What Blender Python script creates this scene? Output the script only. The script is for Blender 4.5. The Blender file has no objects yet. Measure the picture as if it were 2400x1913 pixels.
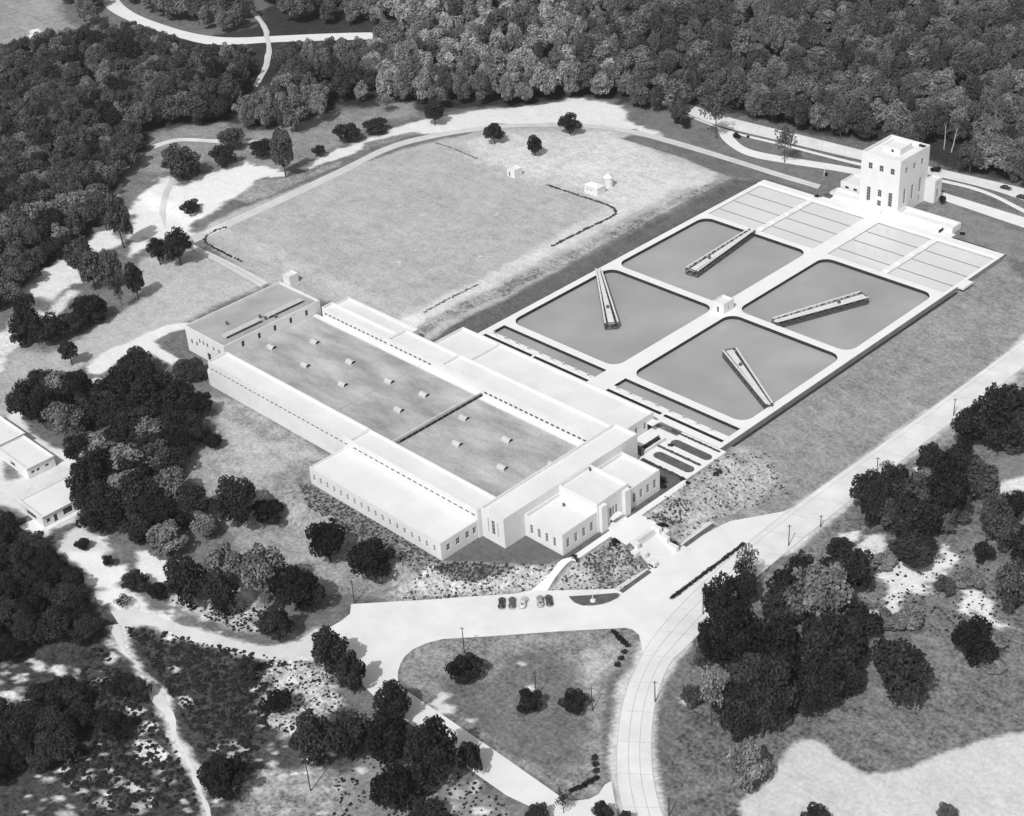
# Aerial view of a 1940s water treatment works: white filter building, settling basins, chemical tower, woods.
import bpy, math, random
import numpy as np
from mathutils import Matrix, Vector
from mathutils.geometry import tessellate_polygon
random.seed(7); RNG = np.random.default_rng(11)
SC = bpy.context.scene; COL = SC.collection

# ------------------------------------------------------------------ camera model
FPX = 3652.34; ROLL, PITCH, YAW = [math.radians(a) for a in (-4.01437408, 32.17759205, -47.07893142)]
CAMP = np.array([308.8, -394.8, 275.0])
def cam_rot():
    cy, sy, cp, sp, cr, sr = math.cos(YAW), math.sin(YAW), math.cos(PITCH), math.sin(PITCH), math.cos(ROLL), math.sin(ROLL)
    f = np.array([sy, cy, 0]); rt = np.array([cy, -sy, 0]); up = np.array([0, 0, 1.])
    R = np.stack([rt, -(up*cp + f*sp), f*cp - up*sp])
    return np.array([[cr, -sr, 0], [sr, cr, 0], [0, 0, 1]]) @ R
RC = cam_rot()
REG = {'a': (0, 0), 'b': (800, 0), 'c': (1600, 0), 'd': (0, 640), 'e': (800, 640), 'f': (1600, 640), 'g': (0, 1273), 'h': (800, 1273), 'i': (1600, 1273)}
def Q(r, x, y): return (REG[r][0] + x/2.686, REG[r][1] + y/2.686)
def QL(r, pts): return [Q(r, *p) for p in pts]

# ------------------------------------------------------------------ terrain
def S(t):
    t = np.clip(t, 0, 1); return t*t*(3 - 2*t)
def sdist(x, y, poly):
    """signed distance, positive inside"""
    x = np.asarray(x, float); y = np.asarray(y, float)
    d = np.full(x.shape, 1e18); ins = np.zeros(x.shape, bool)
    n = len(poly)
    for i in range(n):
        ax, ay = poly[i]; bx, by = poly[(i+1) % n]
        ex, ey = bx-ax, by-ay; L = ex*ex + ey*ey + 1e-12
        t = np.clip(((x-ax)*ex + (y-ay)*ey)/L, 0, 1)
        d = np.minimum(d, (x-ax-t*ex)**2 + (y-ay-t*ey)**2)
        if ay != by:
            c = (ay > y) != (by > y)
            ins ^= c & (x < (bx-ax)*(y-ay)/(by-ay) + ax)
    d = np.sqrt(d)
    return np.where(ins, d, -d)
PLAT = [(57.5, -66), (60.8, -70), (60.8, -112), (66.5, -113), (66.5, -130), (61.5, -131), (60.8, -141), (52, -150), (32, -170), (25, -174), (-30, -176), (-400, -176),
        (-1500, -176), (-1500, 1500), (900, 1500), (900, 200), (140, 112), (66, 103), (57.5, 99)]
def terr(x, y, hole=False):
    x = np.asarray(x, float); y = np.asarray(y, float)
    d = np.maximum(-sdist(x, y, PLAT), 0)
    dd = 8 + 6*S((y+112)/15) + 14*S((y+78)/20)
    fade = 1 - S((-x-20)/60)
    w = S((y+74)/6)*S((x-50)/6)*S((101-y)/4)
    low = -0.2 - 1.8*w
    t = np.clip(d/dd, 0, 1)
    z = low + (-5.0-low)*(t*t*(3-2*t)*.5 + .5*t)*fade
    bump = 2.1*S((-57-x)/9)*S((y+84)/10)
    z = z + bump*(1 - S((y-60)/60))*(y > -90)
    z = z + .25*np.sin(x*.031+1)*np.sin(y*.027)*S((np.hypot(x+20, y+30)-330)/80)
    if hole:
        z = np.where((np.abs(x) < 54.9) & (y > -68.9) & (y < 95.5), -6.0, z)
    return z
def P(px, py, dz=0.):
    c = np.array([(px-1200)/FPX, (py-956.5)/FPX, 1.]); d = RC.T @ c
    z = 0.
    for _ in range(14):
        t = (z - CAMP[2])/d[2]; p = CAMP + t*d
        z = .5*z + .5*(float(terr(p[0], p[1])) + dz)
    return np.array([p[0], p[1], z])
def U(px, py, z):
    c = np.array([(px-1200)/FPX, (py-956.5)/FPX, 1.]); d = RC.T @ c
    t = (z - CAMP[2])/d[2]; return CAMP + t*d
def PJ(p):
    v = RC @ (np.asarray(p, float) - CAMP); return (1200 + FPX*v[0]/v[2], 956.5 + FPX*v[1]/v[2])
def ppm(p): return FPX/np.linalg.norm(np.asarray(p) - CAMP)
def W(pts): return [tuple(P(*p)[:2]) for p in pts]

def _hash(ix, iy, s):
    h = (ix*374761393 + iy*668265263 + s*974711) & 0xFFFFFFFF
    h = ((h ^ (h >> 13))*1274126177) & 0xFFFFFFFF
    return ((h ^ (h >> 16)) & 0xFFFF)/65535.
def vnoise(x, y, sc, s):
    x = np.asarray(x)/sc; y = np.asarray(y)/sc
    ix = np.floor(x).astype(np.int64); iy = np.floor(y).astype(np.int64)
    fx = x-ix; fy = y-iy; fx = fx*fx*(3-2*fx); fy = fy*fy*(3-2*fy)
    a = _hash(ix, iy, s); b = _hash(ix+1, iy, s); c = _hash(ix, iy+1, s); d = _hash(ix+1, iy+1, s)
    return (a*(1-fx)+b*fx)*(1-fy) + (c*(1-fx)+d*fx)*fy - .5
def lin(v):
    v = v/255.; return v/12.92 if v <= .04045 else ((v+.055)/1.055)**2.4

# ------------------------------------------------------------------ materials
def nt(name):
    m = bpy.data.materials.new(name); m.use_nodes = True
    n = m.node_tree; b = n.nodes['Principled BSDF']; return m, n, b
def grey(name, v, rough=.85, var=.12, scale=.6, spec=.25, rand=0., streak=None, fine=0.):
    m, n, b = nt(name); N = n.nodes; L = n.links
    b.inputs['Roughness'].default_value = rough; b.inputs['Specular IOR Level'].default_value = spec
    tc = N.new('ShaderNodeTexCoord'); no = N.new('ShaderNodeTexNoise'); no.inputs['Scale'].default_value = scale; no.inputs['Detail'].default_value = 7
    no.inputs['Roughness'].default_value = .62
    if streak:
        mp = N.new('ShaderNodeMapping'); mp.inputs['Scale'].default_value = streak; L.new(tc.outputs['Object'], mp.inputs[0]); L.new(mp.outputs[0], no.inputs['Vector'])
    else: L.new(tc.outputs['Object'], no.inputs['Vector'])
    mr = N.new('ShaderNodeMapRange'); mr.inputs[1].default_value = .3; mr.inputs[2].default_value = .7
    mr.inputs[3].default_value = v*(1-var); mr.inputs[4].default_value = v*(1+var)
    L.new(no.outputs[0], mr.inputs[0]); out = mr.outputs[0]
    if fine:
        n2 = N.new('ShaderNodeTexNoise'); n2.inputs['Scale'].default_value = 2.2; n2.inputs['Detail'].default_value = 3; L.new(tc.outputs['Object'], n2.inputs['Vector'])
        m2 = N.new('ShaderNodeMapRange'); m2.inputs[1].default_value = .3; m2.inputs[2].default_value = .7; m2.inputs[3].default_value = 1-fine; m2.inputs[4].default_value = 1+fine
        L.new(n2.outputs[0], m2.inputs[0]); mu = N.new('ShaderNodeMath'); mu.operation = 'MULTIPLY'; L.new(out, mu.inputs[0]); L.new(m2.outputs[0], mu.inputs[1]); out = mu.outputs[0]
    if rand:
        oi = N.new('ShaderNodeObjectInfo'); r = N.new('ShaderNodeMapRange'); r.inputs[3].default_value = 1-rand; r.inputs[4].default_value = 1+rand
        L.new(oi.outputs['Random'], r.inputs[0]); mu = N.new('ShaderNodeMath'); mu.operation = 'MULTIPLY'; L.new(out, mu.inputs[0]); L.new(r.outputs[0], mu.inputs[1]); out = mu.outputs[0]
    L.new(out, b.inputs['Base Color'])
    return m
def ground_mat():
    m, n, b = nt('ground_cover'); N = n.nodes; L = n.links
    b.inputs['Roughness'].default_value = .95; b.inputs['Specular IOR Level'].default_value = .1
    at = N.new('ShaderNodeAttribute'); at.attribute_name = 'tone'; am = N.new('ShaderNodeAttribute'); am.attribute_name = 'mott'
    geo = N.new('ShaderNodeNewGeometry')
    def noise(sc, det, mp=None):
        q = N.new('ShaderNodeTexNoise'); q.inputs['Scale'].default_value = sc; q.inputs['Detail'].default_value = det; q.inputs['Roughness'].default_value = .72
        if mp:
            k = N.new('ShaderNodeMapping'); k.inputs['Scale'].default_value = mp; k.inputs['Rotation'].default_value = (0, 0, .5); L.new(geo.outputs['Position'], k.inputs[0]); L.new(k.outputs[0], q.inputs['Vector'])
        else: L.new(geo.outputs['Position'], q.inputs['Vector'])
        return q.outputs[0]
    def math_(op, a, c):
        q = N.new('ShaderNodeMath'); q.operation = op
        for i, v in enumerate((a, c)):
            if isinstance(v, (int, float)): q.inputs[i].default_value = v
            else: L.new(v, q.inputs[i])
        return q.outputs[0]
    a = math_('SUBTRACT', noise(.035, 6), .5); c = math_('SUBTRACT', noise(.22, 7), .5); e = math_('SUBTRACT', noise(.95, 8), .5)
    st = math_('SUBTRACT', noise(.09, 4, (1, 5, 1)), .5)
    s = math_('ADD', math_('ADD', math_('MULTIPLY', a, 1.9), math_('MULTIPLY', c, 2.6)), math_('ADD', math_('MULTIPLY', e, 4.6), math_('MULTIPLY', st, 1.3)))
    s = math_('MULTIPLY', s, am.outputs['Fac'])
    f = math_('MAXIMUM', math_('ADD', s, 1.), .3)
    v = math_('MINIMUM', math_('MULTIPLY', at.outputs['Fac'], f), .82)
    L.new(v, b.inputs['Base Color'])
    return m
def concrete_mat(name, v, joints=None, var=.05):
    m, n, b = nt(name); N = n.nodes; L = n.links
    b.inputs['Roughness'].default_value = .9; b.inputs['Specular IOR Level'].default_value = .2
    geo = N.new('ShaderNodeNewGeometry'); no = N.new('ShaderNodeTexNoise'); no.inputs['Scale'].default_value = .12; no.inputs['Detail'].default_value = 8; no.inputs['Roughness'].default_value = .65
    L.new(geo.outputs['Position'], no.inputs['Vector'])
    mr = N.new('ShaderNodeMapRange'); mr.inputs[1].default_value = .3; mr.inputs[2].default_value = .7; mr.inputs[3].default_value = v*(1-var); mr.inputs[4].default_value = v*(1+var)
    L.new(no.outputs[0], mr.inputs[0]); out = mr.outputs[0]
    if joints:
        uv = N.new('ShaderNodeUVMap'); sx = N.new('ShaderNodeSeparateXYZ'); L.new(uv.outputs[0], sx.inputs[0])
        for ax, per, wd, st in joints:
            md = N.new('ShaderNodeMath'); md.operation = 'PINGPONG'; md.inputs[1].default_value = per/2; L.new(sx.outputs[ax], md.inputs[0])
            lt = N.new('ShaderNodeMath'); lt.operation = 'LESS_THAN'; lt.inputs[1].default_value = wd; L.new(md.outputs[0], lt.inputs[0])
            mm = N.new('ShaderNodeMapRange'); mm.inputs[3].default_value = 1; mm.inputs[4].default_value = st; L.new(lt.outputs[0], mm.inputs[0])
            mu = N.new('ShaderNodeMath'); mu.operation = 'MULTIPLY'; L.new(out, mu.inputs[0]); L.new(mm.outputs[0], mu.inputs[1]); out = mu.outputs[0]
    L.new(out, b.inputs['Base Color']); return m
def water_mat(name, v, rough=.06, var=.12, spec=.5):
    m, n, b = nt(name); N = n.nodes; L = n.links
    b.inputs['Roughness'].default_value = rough; b.inputs['Specular IOR Level'].default_value = spec; b.inputs['IOR'].default_value = 1.33
    geo = N.new('ShaderNodeNewGeometry'); no = N.new('ShaderNodeTexNoise'); no.inputs['Scale'].default_value = .035; no.inputs['Detail'].default_value = 5
    L.new(geo.outputs['Position'], no.inputs['Vector'])
    mr = N.new('ShaderNodeMapRange'); mr.inputs[1].default_value = .3; mr.inputs[2].default_value = .7; mr.inputs[3].default_value = v*(1-var); mr.inputs[4].default_value = v*(1+var)
    L.new(no.outputs[0], mr.inputs[0]); L.new(mr.outputs[0], b.inputs['Base Color'])
    n2 = N.new('ShaderNodeTexNoise'); n2.inputs['Scale'].default_value = 1.1; n2.inputs['Detail'].default_value = 3; L.new(geo.outputs['Position'], n2.inputs['Vector'])
    bp = N.new('ShaderNodeBump'); bp.inputs['Strength'].default_value = .02; L.new(n2.outputs[0], bp.inputs['Height']); L.new(bp.outputs[0], b.inputs['Normal'])
    return m
def leaf_mat(name, v, rand=.25):
    m, n, b = nt(name); N = n.nodes; L = n.links
    b.inputs['Roughness'].default_value = .75; b.inputs['Specular IOR Level'].default_value = .15
    oi = N.new('ShaderNodeObjectInfo'); r = N.new('ShaderNodeMapRange'); r.inputs[3].default_value = v*(1-rand); r.inputs[4].default_value = v*(1+rand)
    L.new(oi.outputs['Random'], r.inputs[0])
    at = N.new('ShaderNodeAttribute'); at.attribute_name = 'leaf'
    mu = N.new('ShaderNodeMath'); mu.operation = 'MULTIPLY'; L.new(r.outputs[0], mu.inputs[0]); L.new(at.outputs['Fac'], mu.inputs[1])
    L.new(mu.outputs[0], b.inputs['Base Color']); return m

M = dict(
    ground=ground_mat(),
    white=grey('white_stucco', .71, .85, .06, .18, .15, fine=.03), roofw=grey('white_roof_gravel', .72, .95, .07, .08, .1, fine=.05),
    roofg=grey('grey_roof_gravel', .39, .95, .38, .05, .1, fine=.16, streak=(1, 2.6, 1)), roofd=grey('dull_roof', .37, .95, .2, .07, .1, fine=.1),
    conc=concrete_mat('basin_concrete', .76), plaza=concrete_mat('plaza_concrete', .73, None, .08),
    road=concrete_mat('road_concrete', .70, [(1, 11.0, .14, .84)], .12), lane=concrete_mat('lane_joint', .45), drive=concrete_mat('drive_concrete', .74, None, .06),
    track=concrete_mat('dirt_track', .60, [(0, 2.4, .25, .8)], .12), dirt=concrete_mat('pale_dirt', .66, None, .12),
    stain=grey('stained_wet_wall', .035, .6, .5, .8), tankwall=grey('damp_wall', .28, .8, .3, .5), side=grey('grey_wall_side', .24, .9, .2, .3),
    water=water_mat('basin_water', .355, .08, .15), waterf=water_mat('filter_water', .66, .05, .06, .6), waterd=water_mat('channel_water', .25), lines=grey('submerged_trough', .16, .8, .2, 1),
    glass=grey('dark_glass', .03, .25, .3, 1.5, .5), frame=grey('window_frame', .55, .6, .05), dark=grey('dark_recess', .02, .9, .2, 1), metal=grey('bridge_metal', .66, .6, .15, .8, .4),
    deck=grey('bridge_deck', .66, .8, .15, 1.2), metald=grey('dark_metal', .09, .6, .3, 1, .4), hood=grey('vent_metal', .52, .6, .12, .6, .4),
    bark=grey('bark', .07, .95, .3, 3), barkp=grey('pale_bark', .34, .9, .3, 2), pole=grey('pole_wood', .05, .9, .3, 2), rubber=grey('rubber', .02, .8, .1), kerb=grey('kerb_stone', .62, .9, .08, .5),
    lawn=grey('short_lawn', .115, .95, .25, .35, .05, fine=.25), rock=grey('pale_rock', .6, .95, .2, .8), glasscar=grey('car_glass', .04, .15, .1, 1, .6),
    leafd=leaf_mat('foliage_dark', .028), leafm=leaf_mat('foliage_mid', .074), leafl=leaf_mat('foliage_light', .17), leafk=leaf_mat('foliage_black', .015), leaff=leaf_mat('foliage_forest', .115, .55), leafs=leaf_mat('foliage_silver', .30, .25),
)

# ------------------------------------------------------------------ object helpers
def tag(o, label=None, cat=None, group=None, kind=None):
    if label: o['label'] = label
    if cat: o['category'] = cat
    if group: o['group'] = group
    if kind: o['kind'] = kind
    return o
def link(o, parent=None):
    COL.objects.link(o)
    if parent is not None: o.parent = parent
    return o
def empty(name, loc, label=None, cat=None, group=None, rz=0.):
    o = bpy.data.objects.new(name, None); o.location = loc; o.rotation_euler = (0, 0, rz); o.empty_display_size = .5
    link(o); return tag(o, label, cat, group)
class MB:
    def __init__(s): s.v = []; s.f = []; s.sm = []
    def add(s, vs, fs, smooth=False):
        k = len(s.v); s.v += [tuple(map(float, p)) for p in vs]; s.f += [tuple(i+k for i in f) for f in fs]; s.sm += [smooth]*len(fs); return s
    def quad(s, a, b, c, d): return s.add([a, b, c, d], [(0, 1, 2, 3)])
    def box(s, x0, y0, z0, x1, y1, z1):
        return s.add([(x0, y0, z0), (x1, y0, z0), (x1, y1, z0), (x0, y1, z0), (x0, y0, z1), (x1, y0, z1), (x1, y1, z1), (x0, y1, z1)],
                     [(0, 3, 2, 1), (4, 5, 6, 7), (0, 1, 5, 4), (1, 2, 6, 5), (2, 3, 7, 6), (3, 0, 4, 7)])
    def bar(s, a, b, w, h=None):
        a = Vector(a); b = Vector(b); d = (b-a); h = h or w
        if d.length < 1e-6: return s
        d.normalize(); up = Vector((0, 0, 1)) if abs(d.z) < .95 else Vector((1, 0, 0))
        r = d.cross(up).normalized(); u = r.cross(d)
        vs = [p + r*sx*w/2 + u*sz*h/2 for p in (a, b) for sx, sz in ((-1, -1), (1, -1), (1, 1), (-1, 1))]
        return s.add(vs, [(0, 1, 2, 3), (7, 6, 5, 4), (0, 4, 5, 1), (1, 5, 6, 2), (2, 6, 7, 3), (3, 7, 4, 0)])
    def tube(s, pts, rads, n=8, cap=True):
        rings = []
        for i, p in enumerate(pts):
            p = Vector(p); a = Vector(pts[max(i-1, 0)]); b = Vector(pts[min(i+1, len(pts)-1)]); d = (b-a).normalized()
            up = Vector((1, 0, 0)) if abs(d.z) > .8 else Vector((0, 0, 1)); r = d.cross(up).normalized(); u = d.cross(r)
            rings += [p + (r*math.cos(2*math.pi*k/n) + u*math.sin(2*math.pi*k/n))*rads[i] for k in range(n)]
        fs = [(i*n+k, i*n+(k+1) % n, (i+1)*n+(k+1) % n, (i+1)*n+k) for i in range(len(pts)-1) for k in range(n)]
        s.add(rings, fs, True)
        if cap: s.add(rings[:n], [tuple(range(n-1, -1, -1))]); s.add(rings[-n:], [tuple(range(n))])
        return s
    def prism(s, poly, z0, z1, top=True, bottom=False):
        n = len(poly); vs = [(x, y, z0) for x, y in poly] + [(x, y, z1) for x, y in poly]
        s.add(vs, [(i, (i+1) % n, n+(i+1) % n, n+i) for i in range(n)])
        tri = tessellate_polygon([[Vector((x, y, 0)) for x, y in poly]])
        if top: s.add([(x, y, z1) for x, y in poly], tri)
        if bottom: s.add([(x, y, z0) for x, y in poly], [t[::-1] for t in tri])
        return s
    def build(s, name, mat, parent=None, loc=None):
        me = bpy.data.meshes.new(name); me.from_pydata(s.v, [], s.f); me.materials.append(mat)
        me.polygons.foreach_set('use_smooth', s.sm); me.validate(); me.update()
        o = bpy.data.objects.new(name, me)
        if loc is not None: o.location = loc
        return link(o, parent)
def npmesh(name, v, f, mat, attrs=None, smooth=False):
    me = bpy.data.meshes.new(name); nv, nf = len(v), len(f); k = f.shape[1]
    me.vertices.add(nv); me.vertices.foreach_set('co', np.ascontiguousarray(v, np.float32).ravel())
    me.loops.add(nf*k); me.loops.foreach_set('vertex_index', np.ascontiguousarray(f, np.int32).ravel())
    me.polygons.add(nf); me.polygons.foreach_set('loop_start', np.arange(0, nf*k, k, dtype=np.int32))
    me.polygons.foreach_set('use_smooth', np.full(nf, smooth))
    if mat: me.materials.append(mat)
    for a, d in (attrs or {}).items():
        at = me.attributes.new(a, 'FLOAT', 'POINT'); at.data.foreach_set('value', np.ascontiguousarray(d, np.float32))
    me.update(calc_edges=True); me.validate(); return me

# ------------------------------------------------------------------ ground: one sheet, zones of grass / bare earth / painted bank shade
ZONES = [  # (tone sRGB, mottle, soft m, warp m, polygon in photo pixels)
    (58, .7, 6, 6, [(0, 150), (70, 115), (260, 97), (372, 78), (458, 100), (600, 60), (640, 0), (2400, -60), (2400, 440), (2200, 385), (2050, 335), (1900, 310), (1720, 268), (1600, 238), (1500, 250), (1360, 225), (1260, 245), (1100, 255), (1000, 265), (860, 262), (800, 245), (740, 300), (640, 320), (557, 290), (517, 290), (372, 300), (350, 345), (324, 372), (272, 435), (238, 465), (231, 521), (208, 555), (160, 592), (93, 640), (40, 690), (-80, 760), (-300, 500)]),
    (150, .45, 8, 8, QL('a', [(-400, -200), (360, -200), (400, 130), (560, 250), (300, 290), (180, 330), (0, 400), (-400, 500)])),
    (225, .2, 2, 2, QL('a', [(195, 190), (240, 180), (295, 210), (290, 255), (220, 265), (185, 240)])),
    (140, .5, 4, 4, QL('a', [(930, 840), (1390, 770), (1500, 860), (2149, 700), (2600, 640), (2640, 740), (2400, 760), (2149, 900), (1900, 1020), (1600, 1100), (1300, 1000), (1000, 1100), (860, 1080), (960, 930)])),
    (174, .32, 3, 2, [(365, 575), (480, 535), (560, 490), (800, 400), (1000, 335), (1150, 300), (1400, 296), (1560, 328), (1690, 400), (1640, 440), (1500, 520), (1300, 640), (1150, 720), (1000, 800), (950, 780), (850, 730), (740, 700), (640, 670), (520, 600), (470, 560)]),
    (205, .34, 14, 8, [(1100, 325), (1400, 305), (1470, 330), (1700, 415), (1600, 440), (1450, 500), (1430, 470), (1300, 430), (1120, 375)]),
    (206, .25, 5, 3, [(960, 780), (1180, 660), (1420, 530), (1640, 425), (1600, 415), (1400, 505), (1150, 640), (930, 760)]),
    (150, .9, 1.2, 1.2, [(985, 790), (1190, 688), (1480, 540), (1640, 455), (1720, 415), (1712, 409), (1630, 442), (1470, 522), (1180, 668), (975, 770)]),
    (98, .45, .8, .4, [(1003, 805), (1200, 694), (1480, 548), (1640, 464), (1720, 424), (1800, 418), (1910, 455), (1905, 475), (1800, 440), (1770, 450), (1500, 600), (1122, 800), (1060, 830)]),  # bank beside the basins: its grazing-sun darkness is painted into the tone
    (112, .4, 1.2, .8, [(1455, 325), (1480, 316), (1560, 329), (1700, 372), (1850, 425), (1890, 445), (1800, 415), (1722, 414), (1690, 408), (1600, 370)]),
    (228, .14, 3, 6, QL('a', [(830, 1290), (1000, 1130), (1080, 1110), (1110, 1140), (1200, 1150), (1310, 1080), (1500, 1030), (1600, 1040), (1750, 1080), (1780, 1100), (1600, 1150), (1500, 1250), (1330, 1330), (1200, 1420), (1210, 1480), (1060, 1500), (960, 1490), (830, 1620), (800, 1560)])),
    (225, .12, 2, 3, QL('a', [(610, 1310), (740, 1165), (768, 1180), (705, 1290), (700, 1390), (640, 1410)])),
    (222, .2, 2, 4, QL('a', [(200, 1750), (470, 1565), (620, 1465), (720, 1440), (755, 1540), (640, 1580), (500, 1690), (400, 1800)])),
    (222, .2, 3, 4, QL('d', [(110, 110), (230, 10), (460, 0), (515, 60), (400, 110), (330, 190), (140, 110)])),
    (212, .4, 2.5, 4, QL('d', [(-100, 660), (-100, 420), (0, 360), (130, 240), (280, 250), (430, 120), (510, 110), (360, 260), (130, 460), (0, 610)])),
    (168, .4, 6, 6, QL('d', [(-100, 640), (0, 600), (150, 480), (300, 500), (560, 400), (560, 560), (420, 640), (250, 600), (120, 760), (60, 860), (0, 960), (-100, 960)])),
    (182, .3, 5, 4, [(300, 640), (345, 600), (400, 575), (470, 590), (620, 665), (560, 690), (430, 760), (330, 800), (200, 860), (130, 830), (200, 780), (330, 700)]),
    (222, .14, 2.5, 4, QL('b', [(-290, 1060), (-240, 1075), (0, 985), (300, 885), (500, 835), (620, 845), (1000, 785), (1500, 785), (1780, 815), (2000, 860), (2149, 920), (2149, 900), (1900, 800), (1780, 740), (1750, 660), (1600, 645), (1480, 615), (1300, 650), (900, 690), (800, 710), (640, 740), (450, 770), (250, 850), (0, 930), (-150, 985)])),
    (135, .5, 1.5, 1.5, QL('b', [(150, 900), (300, 860), (440, 830), (495, 835), (400, 865), (200, 925), (110, 950)])),
    (150, .6, 2, 2, QL('a', [(1500, 1255), (1540, 1180), (1640, 1140), (1780, 1120), (1900, 1090), (2149, 1010), (2149, 1040), (1900, 1140), (1700, 1230), (1560, 1280)])),
    (150, .6, 2, 2, [(480, 925), (560, 940), (770, 1062), (740, 1090), (730, 1140), (850, 1215), (1035, 1315), (1040, 1380), (900, 1400), (760, 1395), (700, 1400), (560, 1300), (470, 1160), (430, 1080), (500, 1010), (510, 960)]),
    (178, .4, 5, 4, QL('d', [(1350, 930), (1500, 960), (1700, 1050), (1980, 1120), (2040, 1150), (1800, 1230), (1600, 1300), (1450, 1120)])),
    (150, .6, 1.5, 1.2, QL('f', [(150, 1560), (300, 1440), (480, 1380), (800, 1300), (900, 1400), (660, 1500), (480, 1535), (300, 1565), (200, 1620), (0, 1760), (0, 1700)])),
    (118, .9, 2, 1.5, [(690, 1120), (735, 1136), (1040, 1316), (1040, 1345), (960, 1335), (840, 1260), (720, 1190)]),
    (100, .3, .5, .2, [(1036, 1312), (1133, 1252), (1188, 1282), (1235, 1252), (1325, 1300), (1345, 1298), (1310, 1326), (1130, 1325), (1060, 1318)]),
    (178, .75, 1, 1, QL('h', [(480, 190), (640, 118), (1000, 128), (1340, 140), (1385, 112), (1300, 240), (1180, 300), (1090, 320), (500, 362), (300, 372), (300, 300)])),
    (112, .9, 1, 1, QL('h', [(585, 160), (640, 125), (1110, 142), (1050, 190), (850, 250), (700, 230)])),
    (160, .75, 1, .6, [(1285, 1385), (1330, 1340), (1361, 1308), (1425, 1264), (1466, 1277), (1522, 1336), (1460, 1380)]),
    (168, .7, 1, 1, [(1500, 1212), (1605, 1130), (1700, 1063), (1725, 1040), (1800, 1050), (1850, 1160), (1760, 1190), (1680, 1215), (1600, 1272), (1540, 1228)]),
    (143, .5, 1.5, 1., [(1716, 1042), (2352, 600), (2420, 640), (2420, 815), (2326, 872), (2084, 1038), (1865, 1195), (1800, 1200), (1760, 1195), (1820, 1120), (1790, 1060)]),
    (130, .35, 2, 2, [(2168, 500), (2205, 468), (2420, 545), (2460, 720), (2352, 598), (2250, 555), (2250, 520)]),
    (105, .4, 2, 2, QL('c', [(2010, 1590), (2149, 1640), (2300, 1800), (2149, 1760), (2050, 1650)])),
    (118, .4, 3, 3, [(1580, 235), (1700, 300), (2010, 400), (2420, 510), (2420, 560), (2205, 468), (2020, 440), (1970, 440), (1900, 445), (1800, 405), (1600, 340), (1510, 290)]),
    
    (116, .85, 4, 4, QL('i', [(0, 620), (130, 460), (700, 40), (1110, -330), (1700, -780), (2400, -1400), (2400, 700), (2149, 1250), (600, 1800), (-30, 1900), (-80, 1400), (-20, 1000)])),
    (205, .3, 2, 1.2, QL('f', [(640, 1519), (1300, 1030), (1950, 575), (2149, 385), (2400, 215), (2400, 440), (2149, 625), (1700, 965), (1110, 1425), (700, 1760), (500, 1800), (400, 1719)])),
    (205, .35, 1.5, 1.5, QL('h', [(1880, 600), (2149, 330), (2300, 260), (2200, 640), (2085, 760), (1990, 1000), (1965, 1250), (1985, 1500), (2050, 1719), (2150, 2000), (1740, 2000), (1740, 1719), (1690, 1500), (1690, 1250), (1730, 960)])),
    (150, .5, 4, 3, QL('f', [(1480, 1140), (1700, 940), (2149, 600), (2300, 600), (2149, 760), (1800, 1000), (1450, 1200)])),
    (228, .3, 1.5, 6, QL('i', [(1220, 160), (1400, 150), (1600, 80), (1680, -20), (1740, 60), (1600, 200), (1500, 310), (1350, 380), (1250, 460), (1130, 450), (1250, 300)])),
    (228, .3, 1.5, 5, QL('i', [(1720, 290), (1850, 290), (1930, 350), (1945, 450), (2100, 530), (2149, 560), (2000, 520), (1900, 480), (1800, 430), (1720, 420)])),
    (215, .4, 1.5, 5, QL('i', [(1100, 0), (1250, -40), (1320, 20), (1250, 110), (1180, 80)])),
    (222, .25, 2, 3, QL('f', [(1900, 1390), (2149, 1240), (2250, 1200), (2250, 1340), (2149, 1385), (2000, 1405)])),
    (130, .4, 2, 2, QL('f', [(1900, 1190), (2149, 1130), (2250, 1120), (2250, 1230), (1960, 1340)])),
    (203, .2, 1.2, 1.8, QL('i', [(330, 1800), (370, 1620), (550, 1490), (640, 1340), (760, 1235), (870, 1255), (1000, 1370), (1150, 1450), (1320, 1450), (1600, 1340), (1900, 1245), (2149, 1205), (2400, 1150), (2400, 1900), (330, 1900)])),
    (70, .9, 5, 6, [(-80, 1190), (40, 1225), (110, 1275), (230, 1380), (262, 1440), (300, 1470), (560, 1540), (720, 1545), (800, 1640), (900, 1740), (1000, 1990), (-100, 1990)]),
    (132, .5, 5, 5, QL('h', [(-60, 1480), (100, 1350), (260, 1250), (500, 1300), (900, 1500), (1200, 1719), (900, 1850), (-60, 1850)])),
    (150, .8, 6, 6, QL('g', [(1500, 1719), (1580, 1480), (1750, 1400), (2149, 1480), (2149, 1850), (1500, 1850)])),
    (182, 1.1, 3, 7, QL('g', [(1600, 790), (1900, 740), (2149, 860), (2200, 1050), (1950, 1130), (1760, 1220), (1640, 1180), (1680, 900)])),
    (180, .8, 3, 5, QL('g', [(1000, 330), (1150, 420), (1500, 560), (1850, 560), (1700, 400), (1600, 260), (1480, 300), (1300, 400), (1150, 330)])),
    (232, .1, 1.5, 3, QL('g', [(360, 0), (480, -60), (650, -60), (700, 150), (800, 120), (790, 170), (730, 260), (820, 300), (900, 400), (860, 470), (720, 430), (610, 350), (690, 280), (590, 270), (500, 150)])),
    (230, .12, 1.5, 4, QL('g', [(860, 40), (960, 30), (1080, 110), (1080, 290), (1000, 280), (880, 190)])),
    (232, .08, 1.5, 2, QL('d', [(40, 950), (50, 870), (110, 815), (140, 870), (190, 1000), (390, 1110), (490, 1120), (480, 1200), (470, 1290), (330, 1220), (120, 1020), (60, 1000)])),
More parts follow.
